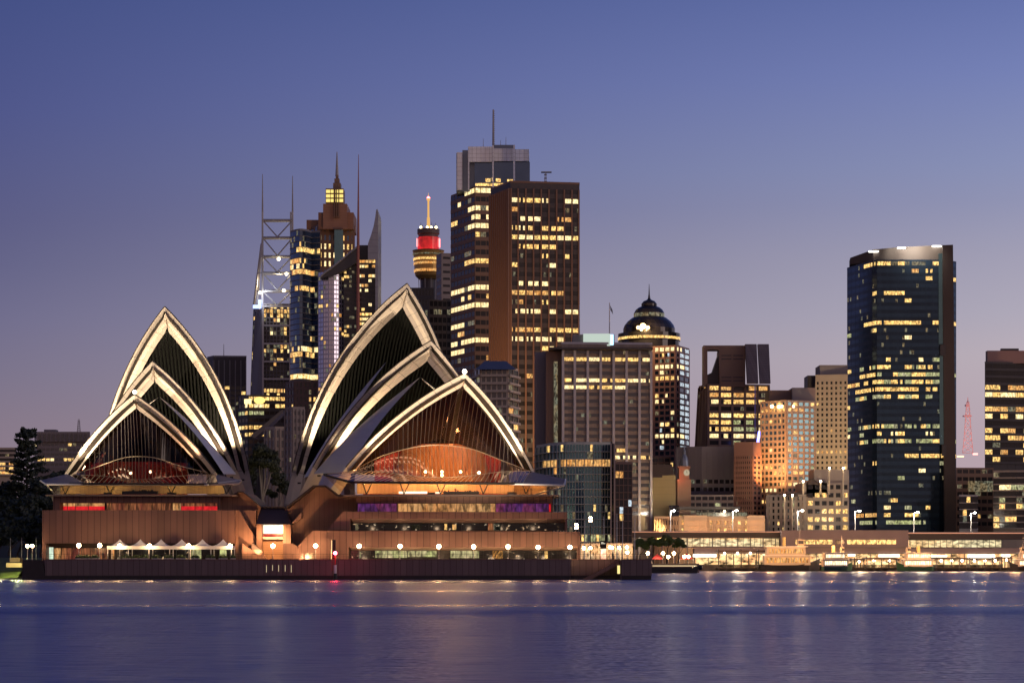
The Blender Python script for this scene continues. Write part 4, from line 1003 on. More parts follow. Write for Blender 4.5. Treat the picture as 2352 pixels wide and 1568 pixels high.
# 6 curved blue glass tower
def arcfp(x0, x1, D, bulge, n, e=.5):
    return [(x0+(x1-x0)*k/n, D-bulge*math.sin(math.pi*(.12+.76*k/n))) for k in range(n+1)]
t, _ = tower('curved_glass_tower', 'rounded blue glass office tower with thin horizontal bands', arcfp(667, 716, 1220, 14, 7)+[(735,1212)], 532, 872, 27, [2]*7+[3], 'b_grey', 'g_blue', sp=.12, pw=0, pd=0, depth=30, lit_p=.03, kinds='yyd', spd=.4, sub=1,
   rows=[(573,.85,.25,1,'y'),(596,.7,0,.4,'yo'),(608,.5,0,.5),(622,.9,0,.9,'yo'),(668,.8,.2,.85,'yo'),(815,.85,0,.9,'yo'),(804,.4,0,1),(860,.95,0,1,'wy'),(867,.95,0,1,'wy')])
tower('stone_podium_building', 'brown stone building with small windows below the rounded blue glass tower', [(655,1190),(676,1180),(738,1182)], 880, 1060, 11, [3,6], 'b_brown', 'g_black', pw=1.2, pd=.2, sp=.4, depth=25, lit_p=.12)
tower('small_white_block', 'small white building with dark shutters behind the tree between the shells', [(608,960),(632,955),(655,957)], 985, 1100, 5, [3,2], 'b_cream', 'g_grey', punched=(.45,.7), depth=14, lit_p=.05)
tower('terrace_block', 'narrow cream stepped building with balconies beside the tall shell', [(655,930),(672,925),(700,927)], 940, 1100, 9, [2,3], 'b_beige', 'g_grey', punched=(.6,.5), depth=14, lit_p=.15)
# glass roof conservatory shard
m = MB(); m.ext([(575,1000),(648,940),(652,944),(620,975),(585,1006)], 1000, 1012); m.build('slanted_glass_roof', M['g_grey'], None, label='long slanted glass roof pointing up behind the tree between the shells', cat='glass roof')
# 7 stepped brown tower with lit crown
t, _ = tower('stepped_tower', 'brown stepped tower with a yellow lit crown and thin spire', [(704,1400),(731,1380),(815,1384)], 524, 960, 22, [3,8], 'b_copper', 'g_blue', sp=.4, pw=1.6, pd=.3, depth=34, lit_p=.25, kinds='ygd', rows=[(582,.9,.3,1),(595,.9,.3,1),(604,.8,.3,1)])
for xa, xb, ya, d in ((704,731,505,1392),(731,812,488,1378),(742,797,468,1374)): addbox(t, 'setback', xa, xb, ya, 526, d, d+28, 'b_brownband' if 'b_brownband' in M else M.setdefault('b_brownband', pmat('banded_brown_brick', (.32,.17,.11), .6, joint_z=1.6, jdark=.7)))
m = MB(); m.bx(748, 789, 433, 467, 1374, 1386); m.build('crown', M['b_copper'], t)
M['crownl'] = emit_plain('yellow_crown_light', (1,.78,.22), 1.15)
for k in range(3):
    for a, b in ((749,758),(759.5,766),(771,778),(779.5,788)): addbox(t, 'crown_window', a, b, 436+k*10.5, 443+k*10.5, 1373.6, 1373.95, 'crownl')
m = MB(); m.bx(765, 782, 420, 433, 1376, 1384); m.bx(768, 779, 410, 420, 1377, 1382); m.bx(771, 777, 402, 410, 1378, 1381); m.build('lantern', M['b_brown'], t)
for x in (768, 773, 778): addbox(t, 'rib', x-1, x+1, 433, 500, 1372, 1373.5, 'b_copper')
m = MB(); m.bx(768, 788, 528, 606, 1371, 1373); m.build('central_glazing', M['g_teal'], t)
mast(t, 774, 349, 405, 1379, 1.1, .25)
# 8 sail topped tower
t, _ = tower('sail_tower', 'pale reflective glass tower with a curved sail-shaped top edge and tall red-brown mast', arcfp(731, 790, 1170, 8, 5), 625, 900, 26, [2]*5, 'b_lilac', 'g_lilac', sp=.3, pw=.25, pd=.1, depth=26, lit_p=.05, kinds='yo', spd=.1, roof=False, rows=[(702,.8,0,.45,'y'),(717,.5,0,.5,'yd'),(822,.5,0,.3)])
sub_, _ = None, None
# curved sail crest
m = MB(); cr = [(737,634),(746,626),(757,618),(769,609),(781,599),(793,589),(805,579),(820,567)]
m.ext([(x, y) for x, y in cr]+[(822,600),(790,622),(737,640)], 1158, 1166); m.build('sail_crest', M['b_dark'], t)
m = MB(); m.path([P(x, y, 1157.5) for x, y in cr], .5, 5); m.build('crest_edge', M['b_steel'], t)
# its dark core and right leaf
def bandface(t, x0, x1, y0, y1, D, floors, bays, lp, kinds='yyow', glass='g_black', wallm='b_dark'):
    m = MB(); m.bx(x0, x1, y0, y1, D, D+24); m.build('wall', M[wallm], t)
    fh = (y1-y0)/floors
    for f in range(floors):
        mm = MB(); lp_ = lp*(.3 if CITY.random() < .5 else 1.7)
        for b in range(bays):
            xa, xb = x0+(x1-x0)*(b+.06)/bays, x0+(x1-x0)*(b+.94)/bays
            mi = 'yowdgc'.find(CITY.choice(kinds)) if CITY.random() < lp_ else -1
            mm.bx(xa, xb, y0+fh*(f+.12), y0+fh*(f+.7), D-.12, D-.02, {-1:0,0:1,1:3,2:2,3:4,4:5,5:6}[mi])
        mm.build('window_band', [M[glass]]+[M[k] for k in LITS], t)
bandface(t, 790, 820, 590, 880, 1163, 28, 5, .3, 'ydd')
bandface(t, 822, 862, 596, 860, 1161, 24, 5, .45, 'yow')
m = MB(); m.ext([(845,596),(845,560),(852,540),(858,520),(862,498),(864,482),(867,480),(868.5,490),(868,860),(862,860),(862,596)], 1158, 1186); m.build('fin', M['b_fin'] if 'b_fin' in M else M.setdefault('b_fin', pmat('grey_glass_fin', (.30,.31,.36), .3, .5, joint_z=3.4, jdark=.7)), t)
addbox(t, 'plant_room', 822, 846, 563, 598, 1164, 1180, 'b_dark')
m = MB(); m.tube(P(822.5, 905, 1155), P(822.5, 600, 1155), 1.1, .8, 8); m.tube(P(822.5, 600, 1155), P(823.5, 355, 1155), .8, .12, 8); m.build('mast', pmat('red_brown_mast', (.38,.13,.09), .5), t)
# 9 small octagonal apartment with hip roof
t, z9 = tower('octagonal_apartments', 'pale low apartment tower with balconies and a pyramid metal roof', [(1088,905),(1104,893),(1166,892),(1190,905)], 850, 1010, 9, [2,5,2], 'b_cream', 'g_grey', sp=.3, pw=.5, pd=.3, depth=16, lit_p=.10, kinds='yo', spd=1.1)
m = MB()
D = 890; top = [P(1113,829,D+4), P(1163,829,D+4), P(1163,829,D+13), P(1113,829,D+13)]
b = [P(1092,848,D), P(1186,848,D), P(1186,848,D+20), P(1092,848,D+20)]
m.hexa([b[0],b[1],top[1],top[0]], [b[3],b[2],top[2],top[3]]); m.build('pyramid_roof', M['b_blue'], t)
# 10 wide grid office
t, _ = tower('grid_office', 'wide grey-brown office slab with seven pale vertical fins and a bright white rooftop sign box', [(1290,1100),(1498,1104)], 805, 1190, 24, [7], 'b_pan' if 'b_pan' in M else M.setdefault('b_pan', pmat('bronze_spandrels', (.31,.24,.18), .5, joint=1.7, jdark=.7)), 'g_grey', sp=.5, pw=1.2, pd=.9, depth=36, lit_p=.05, sub=4, pier='palemetal', spd=.05, topcap=3,
   rows=[(833,.9,0,1,'wy'),(870,.95,0,1,'wy'),(888,.85,0,.75,'wy'),(1052,.95,.45,1,'wy')])
t2 = t
addbox(t, 'side_wing', 1254, 1290, 806, 1130, 1104, 1140, 'b_brown'); addbox(t, 'stair_slot', 1272, 1281, 830, 1090, 1102.5, 1103.9, 'L_dim')
addbox(t, 'side_wing', 1229, 1254, 808, 1130, 1112, 1140, 'b_grey'); addbox(t, 'roof_slab', 1262, 1500, 797, 801, 1096, 1140, 'b_dark')
addbox(t, 'plant_room', 1316, 1412, 768, 797, 1104, 1124, 'b_grey'); addbox(t, 'sign_box', 1340, 1402, 766, 794, 1102, 1103.8, emit_plain('white_sign_box', (.72,.85,.75), .75)); addbox(t, 'sign_box', 1402, 1409, 768, 792, 1102, 1103.8, emit_plain('blue_sign_edge', (.35,.6,1), 3))
mast(t, 1400, 695, 768, 1110, .3, .2, 'white', 'flag_pole'); m = MB(); m.quad(P(1401,700,1110), P(1407,712,1110), P(1408,722,1110), P(1402,712,1110)); m.build('flag', M['b_blue'], t)
mast(t, 1331, 700, 768, 1110, .3, .2, 'white', 'flag_pole')
# 11 domed tower
t, zD = tower('domed_tower', 'rounded tower with a stepped dark dome and spire, pink stone right side', [(1420,1270),(1502,1262),(1552,1255),(1560,1258),(1583,1275)], 800, 1090, 22, [4,4,1,2], 'b_pink', 'g_navy', sp=.35, pw=.8, pd=.3, depth=40, lit_p=.2, kinds='ywd', sub=2, spd=.15, lit_face={3:(.92,'c'),1:(.25,'ywcd')},
   rows=[(806,.9,0,.8,'w'),(840,.95,.3,.85,'w'),(852,.95,.3,.85,'w'),(1003,.95,.3,.9,'w'),(870,.4,.3,.8)])
D = 1275; s = D/F; c = (px(1493, D), D+8, 0)
def zq(y): return pz(y, D)
m = MB(); m.lathe([(70*s, zq(800)), (70*s, zq(782)), (72*s, zq(781)), (72*s, zq(764)), (60*s, zq(762))], c, 32); m.build('drum', M['g_black'], t)
m = MB(); m.lathe([(72.3*s, zq(779)), (72.3*s, zq(773))], c, 40); m.build('window_band', M['L_yel'], t)
m = MB(); m.lathe([(60*s, zq(762)), (60*s, zq(752)), (57*s, zq(744)), (50*s, zq(735)), (40*s, zq(727)), (35.5*s, zq(725)), (35.5*s, zq(716)), (31*s, zq(708)), (25*s, zq(703)), (18*s, zq(700)), (18*s, zq(694)), (13*s, zq(688)), (6*s, zq(685)), (3*s, zq(682)), (1.6*s, zq(672)), (.4*s, zq(648))], c, 32, 0); m.build('dome', pmat('dark_metal_dome', (.07,.065,.07), .25, .6, joint=3, jdark=.7), t, smooth=False)
m = MB(); m.lathe([(35.9*s, zq(725)), (35.9*s, zq(717))], c, 40); m.build('window_band', M['L_dim'], t)
m = MB()
for x, y, r in ((1477,749,1.7),(1466,752,1.0),(1488,752,1.0),(1473,757,.8)): m.ball(P(x, y, D-10), r, 6)
m.build('dome_lamp', emit_plain('dome_lamps', (1,.62,.22), 9), t); point('dome_light', P(1477, 750, D-16), 14000, (1,.6,.25), 1, t)
# 12 clock tower
t = thing('clock_tower', 'small sandstone clock tower with a green dome glowing red at its base', 'clock tower', (px(1571,1130),1130,2.9))
D = 1130
addbox(t, 'wall', 1560, 1583, 1073, 1170, D, D+6, 'b_sand'); addbox(t, 'wall', 1556, 1587, 1100, 1180, D-2, D+8, 'b_sand'); addbox(t, 'cornice', 1557, 1586, 1070, 1074, D-.6, D+6, 'b_sand')
m = MB(); q = P(1571.5, 1070, D+3); m.lathe([(2.2,0),(2.0,3),(1.6,4.5),(.8,5.8),(.8,7.4),(.4,8),(.1,11)], q, 10); m.build('dome', M['b_blue'], t)
m = MB(); q = P(1577, 1085, D-.3); m.lathe([(.01,-.1),(1.5,-.1),(1.5,.1),(.01,.1)], (0,0,0), 20); m.v = [(q.x+a, q.y+c_, q.z+b) for a, b, c_ in m.v]; m.build('clock_face', emit_plain('clock_face', (.9,.75,.5), .5), t)
m = MB(); m.box(q.x-.07, q.x+.07, q.y-.2, q.y-.12, q.z, q.z+1.1); m.box(q.x, q.x+.8, q.y-.2, q.y-.12, q.z-.07, q.z+.07); m.build('clock_hands', M['black'], t)
point('red_flood', P(1560, 1092, D-5), 450, (1,.12,.03), .5, t)
# 13 frame building
t, _ = tower('frame_building', 'brown office building with a big open concrete frame and slanted grey panels on top', [(1583,1240),(1624,1225),(1768,1230)], 888, 1200, 20, [3,5], 'b_brown', 'g_black', sp=.4, pw=1.3, pd=.6, depth=34, lit_p=.5, kinds='yygw', sub=3, fp_top=[(1605,1240),(1624,1225),(1768,1230)],
   rows=[(895,.9,.2,1,'yo'),(911,.85,.2,.9,'yo'),(923,.95,0,1,'wy'),(958,.8,0,.5),(993,.7,.0,.6),(1004,.95,0,1,'w')])
D = 1226
m = MB(); m.ext([(1616,888),(1616,793),(1712,793),(1712,888),(1653,888),(1651,803),(1625,803),(1625,888)], D, D+10)
m.build('frame', M['b_brown'], t)
addbox(t, 'frame_back', 1652, 1712, 805, 888, D+10, D+25, 'b_brown')
for x in (1657,1684):
    for y in (815,823,865,873): addbox(t, 'louvre_slot', x, x+23, y, y+2.5, D-.15, D-.02, 'b_dark')
m = MB(); m.ext([(1636,855),(1653,805),(1653,888),(1625,888),(1625,860)], D+4, D+12); m.build('wall', M['b_dark'], t)
for xa, xb in ((1712,1738),(1741,1766)):
    m = MB(); a = [P(xa,790,D-2), P(xb,790,D-2), P(xb+4,880,D-10), P(xa+5,880,D-10)]; m.hexa([a[3],a[2],a[1],a[0]], [v+Vector((0,4,0)) for v in (a[3],a[2],a[1],a[0])]); m.build('slanted_panel', M['b_slat'] if 'b_slat' in M else M.setdefault('b_slat', pmat('slatted_grey_panels', (.17,.14,.14), .5, joint=1.3, joint_z=1.3, jdark=.65)), t)
addbox(t, 'neon_strip', 1733, 1736, 885, 1010, D-12, D-11.6, emit_plain('violet_strip', (.25,.15,.5), .15))
m = MB(); m.tube(P(1739,1030,1000+200), P(1744,990,1200), .8, .6, 6); m.build('blue_neon', emit_plain('blue_neon_tube', (.25,.25,1), 5), t)
# 14 red-brown block
tower('red_brown_block', 'narrow red-brown building with rows of tiny dark windows', [(1686,1140),(1729,1135),(1748,1142)], 1045, 1230, 16, [9,2], 'b_orange', 'g_black', punched=(.55,.5), depth=22, lit_p=.02, topcap=5.5)
# 15 orange-lit hotel
t, _ = tower('orange_lit_hotel', 'broad hotel lit orange on its left side with a greenish glass right side', [(1747,1160),(1806,1148),(1873,1156)], 925, 1200, 21, [6,5], 'b_cream', 'g_teal', sp=.42, pw=.9, pd=.35, depth=34, lit_p=.2, kinds='yyd', sub=2, spd=.2,
   rows=[(940,.9,0,.75,'yo'),(1076,.85,0,.95,'yg'),(1093,.8,.2,.8,'yg'),(1040,.5,0,.5),(1118,.8,.3,.8),(1132,.7,0,.4)])
addbox(t, 'plant_room', 1767, 1820, 896, 925, 1160, 1180, 'b_brown'); addbox(t, 'plant_room', 1820, 1873, 890, 925, 1156, 1180, 'b_grey')
for x in (1773, 1789, 1797, 1808, 1821):
    m = MB(); m.ball(P(x, 933+(x%3), 1150), .9, 6); m.build('facade_lamp', emit_plain('hotel_lamp', (1,.6,.25), 12) if 'hl' not in M else M['hl'], t)
spot('orange_flood', P(1752, 1118, 1125), P(1792, 1030, 1152), 90000, (1,.42,.15), 80, .8, 1, t)
# 16 cream punched hotel
t, _ = tower('cream_hotel', 'tall cream hotel with a grid of small square windows, some lit', [(1873,1220),(1947,1216)], 873, 1080, 17, [7], 'b_cream', 'g_black', punched=(.42,.5), depth=30, lit_p=.35, kinds='yyo', topcap=2)
addbox(t, 'roof_box', 1883, 1947, 838, 868, 1222, 1240, 'b_grey'); addbox(t, 'lift_tower', 1855, 1884, 862, 905, 1240, 1255, 'b_dark')
spot('cream_flood', P(1905, 1070, 1155), P(1908, 950, 1218), 90000, (1,.7,.38), 110, .8, 1, t)
# 17 stepped quay building with lit pilasters
t, _ = tower('pilaster_building', 'stepped beige quayside building with four glowing vertical pilasters', [(1760,1120),(1852,1110)], 1140, 1225, 6, [8], 'b_beige', 'g_black', sp=.4, pw=1.5, pd=.4, depth=26, lit_p=.35, kinds='yyg')
bandl = [(1842,1900,1108,1140),(1870,1950,1078,1108),(1852,1950,1108,1225)]
for xa, xb, ya, yb in bandl: addbox(t, 'wall', xa, xb, ya, yb, 1113 if ya > 1100 else 1118, 1140, 'b_beige')
for r in range(6):
    for k in range(6):
        x = 1856+k*16; y = 1113+r*18.5
        m = MB(); m.bx(x, x+10.5, y, y+10, 1112.7, 1112.9); kk = 'L_yel' if CITY.random() < (.25 if r < 3 else .7) else 'g_black'; m.build('window', M[kk], t)
for x, ya, yb in ((1802,1136,1222),(1820,1136,1222),(1845,1104,1135),(1885,1104,1135),(1905,1074,1135),(1937,1074,1160)):
    m = MB(); m.bx(x-1.6, x+1.6, ya, yb, 1106, 1107.5); m.build('pilaster', M['b_cream'], t)
    m = MB(); q = P(x, ya+1, 1104.6); m.ball(q, .5, 6); m.build('pilaster_lamp', emit_plain('pilaster_lamp_glow', (1,.8,.5), 30) if 'pl' not in M else M['pl'], t)
    spot('pilaster_light', q+Vector((0,-.3,0)), P(x, yb, 1107), 5000, (1,.74,.42), 22, .9, .4, t)
m = MB(); m.ext([(1800,1140),(1860,1140),(1850,1130),(1810,1130)], 1112, 1130); m.build('roof', M['roofdark'], t)
m = MB(); m.ext([(1853,1112),(1868,1098),(1883,1112)], 1111, 1125); m.build('gable', M['roofdark'], t)
M['b_crown'] = pmat('dark_brown_concrete', (.07,.05,.043), .7, var=.2, nscale=.05)
# 18 big dark blue tower at right
t, _ = tower('dark_blue_tower', 'huge dark blue glass tower at the right with a floodlit flat top', [(1946,1270),(2004,1240),(2014,1236),(2158,1236),(2176,1238),(2196,1244)], 605, 1212, 36, [6,1,9,2,1], 'b_navy' if 'b_navy' in M else M.setdefault('b_navy', pmat('navy_spandrel_glass', (.035,.06,.10), .12, .7, joint=1.9, jdark=.7)), 'g_navy', sp=.48, pw=.12, pd=.05, depth=45, lit_p=.06, kinds='yygdwo', sub=3, spd=.03, topcap=0,
   rows=[(605,.8,.25,.85,'yd'),(688,.8,.3,.6,'y'),(651,.8,.75,.95,'y'),(750,.9,.25,.95,'y'),(848,.8,.2,.9,'yg'),(862,.8,.2,.95,'yg'),(881,.9,.25,.9,'yg'),(896,.9,.1,.95,'y'),(915,.8,.2,.9,'yg'),(978,.85,.2,.9,'yg'),(1013,.9,.2,.95,'yg'),(1060,.8,.6,.95,'y'),(995,.5,.3,.8),(845,.6,0,.2,'yo'),(885,.6,0,.2,'ygo'),(985,.6,0,.2,'yg'),(1180,.6,.1,.7,'yo'),(1205,.8,.1,.75,'g')])
m = MB(); m.ext([(2170,1225),(2165,563),(2189,562),(2197,1225)], 1234.5, 1275); m.build('concrete_blade', M['b_crown'], t)
m = MB(); a_ = [P(1953,606,1267), P(2006,606,1241.5), P(2006,573,1241.5), P(1953,592,1267)]; m.hexa(a_, [v+Vector((1.5,14,0)) for v in a_])
m.ext([(2006,606),(2006,573),(2060,568),(2120,565),(2164,563),(2164,606)], 1238.5, 1255); m.build('crown_wall', M['b_crown'], t)
addbox(t, 'louvre_panel', 2160, 2172, 791, 816, 1234, 1235.9, 'b_dark'); addbox(t, 'louvre_panel', 2164, 2174, 1021, 1046, 1234, 1235.9, 'b_dark')
addbox(t, 'glass_strip', 2156, 2172, 582, 790, 1235.2, 1235.9, 'g_teal'); addbox(t, 'glass_strip', 2158, 2174, 817, 1020, 1235.2, 1235.9, 'g_teal')
for xa, xb, y in ((1996,2018,576),(2062,2080,568),(2142,2162,564)):
    m = MB(); m.bx(xa, xb, y, y+2.4, 1236.5, 1238); m.build('roof_floodlight', emit_plain('roof_flood_glow', (1,.97,.85), 9), t)
spot('crown_flood', P(2110, 560, 1228), P(2112, 585, 1239.5), 30000, (1,.95,.8), 120, .7, 1, t)
spot('crown_flood', P(2060, 562, 1229), P(2070, 585, 1239.5), 9000, (1,.95,.8), 120, .7, 1, t)
# 19 right edge
t, _ = tower('edge_tower', 'dark tower cut by the right picture edge with notched floors and a pinkish roof box', [(2262,1260),(2420,1270)], 836, 1066, 14, [9], 'b_dark', 'g_black', sp=.35, pw=.15, pd=.1, depth=30, lit_p=.25, kinds='yyo', spd=.6, rows=[(902,.8,.1,1,'yo'),(917,.95,0,1,'wy'),(942,.8,.1,1,'yo'),(955,.5,0,1)])
addbox(t, 'roof_box', 2268, 2425, 805, 834, 1264, 1269, 'b_pink'); addbox(t, 'roof_box', 2300, 2340, 800, 805, 1265, 1268, 'b_dark')
tower('curved_band_block', 'low block with pale curved floor bands at the right edge', arcfp(2282, 2440, 1170, 6, 6), 1084, 1215, 9, [2]*6, 'b_beige', 'g_black', sp=.22, pw=0, pd=0, depth=20, lit_p=.15, kinds='yyg', spd=1.2, rows=[(1115,.9,0,.8,'wg')])
tower('small_band_block', 'small dark block with white floor slabs right of the dark blue tower', [(2203,1175),(2246,1175)], 1140, 1215, 5, [5], 'b_steel', 'g_black', sp=.1, pw=0, pd=0, depth=15, lit_p=.1, kinds='yd', spd=1.2)
t, _ = tower('mid_dark_block', 'dark block with a pale panel sign between the right towers', [(2196,1200),(2282,1202)], 1078, 1215, 8, [6], 'b_brown', 'g_black', sp=.5, pw=.6, pd=.2, depth=20, lit_p=.12)
addbox(t, 'pale_panel', 2225, 2281, 1104, 1128, 1197, 1199, 'L_dim'); addbox(t, 'roof_light', 2236, 2246, 1040, 1044, 1260, 1262, emit_plain('pink_roof_light', (1,.4,.35), 2.5))
m = MB(); m.bx(2199, 2214, 1046, 1049, 1262, 1263); m.build('roof_light', emit_plain('orange_roof_light', (1,.6,.3), 3), t)
# 20 lattice broadcast tower
t = thing('broadcast_tower', 'thin red-lit lattice broadcasting tower far away at the right', 'lattice tower', (px(2223,2600),2600,2.9))
D = 2600; m = MB()
M['redlat'] = pmat('red_lattice_steel', (.85,.66,.62), .5)
lv = [(1040,12),(1025,10.5),(1010,9),(995,7.8),(980,6.8),(965,5.8),(952,5),(940,4),(930,3.2),(922,2.2)]
for (ya, wa), (yb, wb) in zip(lv, lv[1:]):
    for s1 in (-1, 1):
        m.tube(P(2223+s1*wa, ya, D), P(2223+s1*wb, yb, D), .5, .5, 4); m.tube(P(2223+s1*wa, ya, D+6), P(2223+s1*wb, yb, D+6), .5, .5, 4)
    m.tube(P(2223-wa, ya, D), P(2223+wb, yb, D), .35, .35, 4); m.tube(P(2223+wa, ya, D), P(2223-wb, yb, D), .35, .35, 4); m.tube(P(2223-wa, ya, D), P(2223+wa, ya, D), .35, .35, 4)
m.tube(P(2223, 925, D+3), P(2223, 912, D+3), .8, .3, 5); m.build('lattice', M['redlat'], t)
addbox(t, 'platform', 2214, 2232, 953, 956, D-1, D+7, 'redlat'); addbox(t, 'platform', 2219, 2227, 928, 932, D-1, D+7, 'redlat')
spot('red_wash', P(2215, 1060, D-120), P(2223, 975, D), 500000, (1,.35,.3), 40, .8, 2, t)
M['b_slab'] = pmat('pale_green_white_slabs', (.62,.64,.52), .5, var=.1)
# 21 curved quay apartments
t, _ = tower('curved_apartments', 'dark curved glass apartment building with pale balcony slabs right of the podium', [(1232,880),(1258,866),(1282,858)]+[(1282+20*k, 857-1.6*math.sin(k/6*3)) for k in range(1, 7)], 1022, 1262, 14, [3,3]+[3]*6, 'b_slab', 'g_teal', sp=.10, pw=.12, pd=.5, depth=22, lit_p=.05, kinds='yod', spd=1.3, sub=1,
   rows=[(1062,.9,.25,1,'o'),(1235,.5,.3,1,'gy')])
t3, _ = tower('glass_stair_block', 'dark glazed apartment wing with bronze frames joined right of the curved apartments', [(1404,853),(1412,851),(1452,852)], 1066, 1262, 12, [1,4], 'b_brown', 'g_black', sp=.1, pw=.25, pd=.3, depth=20, lit_p=.10, kinds='yoc', spd=.6, rows=[(1098,.95,.2,.7,'o')])
for x in (1403.5, 1411.5): addbox(t3, 'column', x-1.6, x+1.6, 1018, 1262, 849.5, 851, 'b_beige')
addbox(t3, 'wall', 1404, 1412, 1018, 1066, 851.5, 860, 'b_dark'); addbox(t3, 'base_column', 1446, 1449, 1250, 1284, 846, 847, 'b_cream')
# colonnade at the base
t = thing('colonnade', 'warm lit colonnade with tall pale columns at the foot of the curved apartments', 'colonnade', (px(1400,840),840,2.9))
D = 838
addbox(t, 'beam', 1334, 1454, 1247, 1251, D-.4, D+3, 'b_beige')
for k in range(13): addbox(t, 'column', 1336+k*9.5, 1338.5+k*9.5, 1251, 1286, D, D+.6, 'b_cream')
m = MB(); m.bx(1334, 1453, 1251, 1287, D+4, D+4.3); m.build('lit_shopfronts', lit('shopfront_glow', (1,.5,.2), .9, lo=.05, hi=1.4, sc=(.9,.9,.7), c2=(1,.75,.45)), t)
for x in (1350, 1385, 1420, 1445): point('colonnade_light', P(x, 1262, D-3), 900, (1,.6,.3), .4, t)
for k, x in enumerate((1343,1387,1430,1458,1417)):
    tt = thing('flag_pole', 'tall thin flagpole before the curved apartments, '+ords[k]+' in this list' if False else ['pale flagpole left of the dark light mast','pale flagpole between the two apartment wings','pale flagpole before the glazed apartment wing','pale flagpole right of the apartments, before the quay trees','pale flagpole left of the middle of the glazed wing'][k], 'flagpole', (px(x,700),700,2.9))
    m = MB(); m.tube(P(x,1286,700), P(x,(1195,1185,1185,1190,1180)[k],700), .12, .07, 5); m.build('pole', M['palemetal'], tt)
# 22 yellow wall building
t, _ = tower('yellow_wall_building', 'blank yellow rendered wall building with a dark roof', [(1493,1120),(1552,1118)], 1096, 1225, 3, [1], 'b_yellow', 'g_black', punched=(.01,.01), depth=20, lit_p=0, pw=0, pd=0)
m = MB(); m.ext([(1493,1096),(1493,1066),(1543,1066),(1552,1096)], 1119, 1135); m.build('roof', M['roofdark'], t)
spot('yellow_wall_light', P(1525, 1250, 1085), P(1522, 1140, 1118), 90000, (1,.78,.35), 60, .9, 1, t)
addbox(t, 'side_annexe', 1537, 1560, 1160, 1200, 1114, 1117.5, 'b_dark')
tower('small_balcony_block', 'small block with balconies and orange lit rooms above the yellow wall', [(1496,1180),(1540,1182)], 1052, 1100, 4, [3], 'b_brown', 'g_black', sp=.3, depth=14, lit_p=.4, kinds='oy')
tower('dark_office', 'unlit dark grey office block behind the terrace restaurant', [(1552,1170),(1612,1165),(1690,1168)], 1030, 1190, 9, [4,6], 'b_grey', 'g_black', sp=.5, pw=.8, pd=.2, depth=30, lit_p=.02, skip_top=4)
t, _ = tower('terraced_office', 'long stepped office with dark window strips in front of the dark grey office', [(1553,1140),(1700,1140)], 1140, 1198, 4, [10], 'b_beige', 'g_black', sp=.45, pw=.6, pd=.2, depth=16, lit_p=.3, kinds='yg')
# 23 sandstone customs building with rooftop restaurant
t, _ = tower('sandstone_building', 'warm lit sandstone building with a rooftop terrace behind the railway deck', [(1503,1095),(1560,1083),(1755,1083)], 1190, 1228, 2, [9,12], 'b_sand', 'g_black', punched=(.34,.55), depth=24, lit_p=.35, kinds='yo')
for xa, xb, ya in ((1571,1624,1183),(1716,1757,1183)): addbox(t, 'corner_pavilion', xa, xb, ya, 1228, 1081.5, 1092, 'b_sand')
addbox(t, 'cornice', 1570, 1758, 1193, 1195, 1080.5, 1081.4, 'b_sand'); addbox(t, 'cornice', 1570, 1758, 1206.5, 1208, 1080.7, 1081.4, 'b_sand')
addbox(t, 'balustrade', 1503, 1570, 1185, 1190, 1086, 1086.6, 'b_sand'); addbox(t, 'canopy', 1560, 1700, 1163, 1169, 1088, 1104, 'b_dark'); addbox(t, 'terrace_restaurant', 1600, 1716, 1176, 1190, 1093, 1097, 'L_dim')
for x, e in ((1520, 4500), (1600, 4500), (1680, 4500), (1740, 3500)): point('sandstone_light', P(x, 1222, 1074), e*.5, (1,.5,.22), .6, t)
m = MB(); m.ball(P(1664, 1174, 1086), .6, 6); m.build('terrace_lamp', emit_plain('terrace_lamp_glow', (1,.7,.35), 15), t)
# left background
t, _ = tower('long_office', 'long pale office building with a telecom mast behind the park on the left', [(80,1420),(85,1415),(206,1415)], 995, 1075, 7, [1,12], 'b_beige', 'g_grey', sp=.45, pw=.5, pd=.2, depth=30, lit_p=.25, kinds='yyw')
addbox(t, 'upper_storey', 84, 206, 992, 1014, 1413.5, 1414.9, 'b_beige')
for k in range(11):
    addbox(t, 'window', 89+k*10.4, 94.5+k*10.4, 996, 1012, 1413.2, 1413.45, 'g_grey')
addbox(t, 'plant_room', 101, 128, 986, 995, 1418, 1426, 'b_grey')
m = MB(); D = 1420
for k in range(4): m.tube(P(177+8*(k%2), 994, D+2*(k//2)), P(180+2*(k%2), 962, D+2*(k//2)), .25, .18, 4)
for y in range(966, 994, 5): m.tube(P(178.5, y, D), P(184, y+4, D), .18, .18, 4); m.tube(P(184, y, D), P(178.5, y+4, D), .18, .18, 4)
m.build('telecom_mast', M['metal'], t)
tower('terraced_flats', 'low flats with white balcony bands at the far left edge', [(-40,1110),(38,1110)], 1032, 1092, 6, [9], 'b_cream', 'g_black', sp=.4, pw=0, pd=0, depth=20, lit_p=.25, kinds='yo', spd=1)


spot('facade_fill_light', P(1095, 1200, 1120), P(1148, 860, 1212), 600000, (1,.55,.25), 70, .9, 2)  # unseen spot added to warm the ribbed centre tower's left side
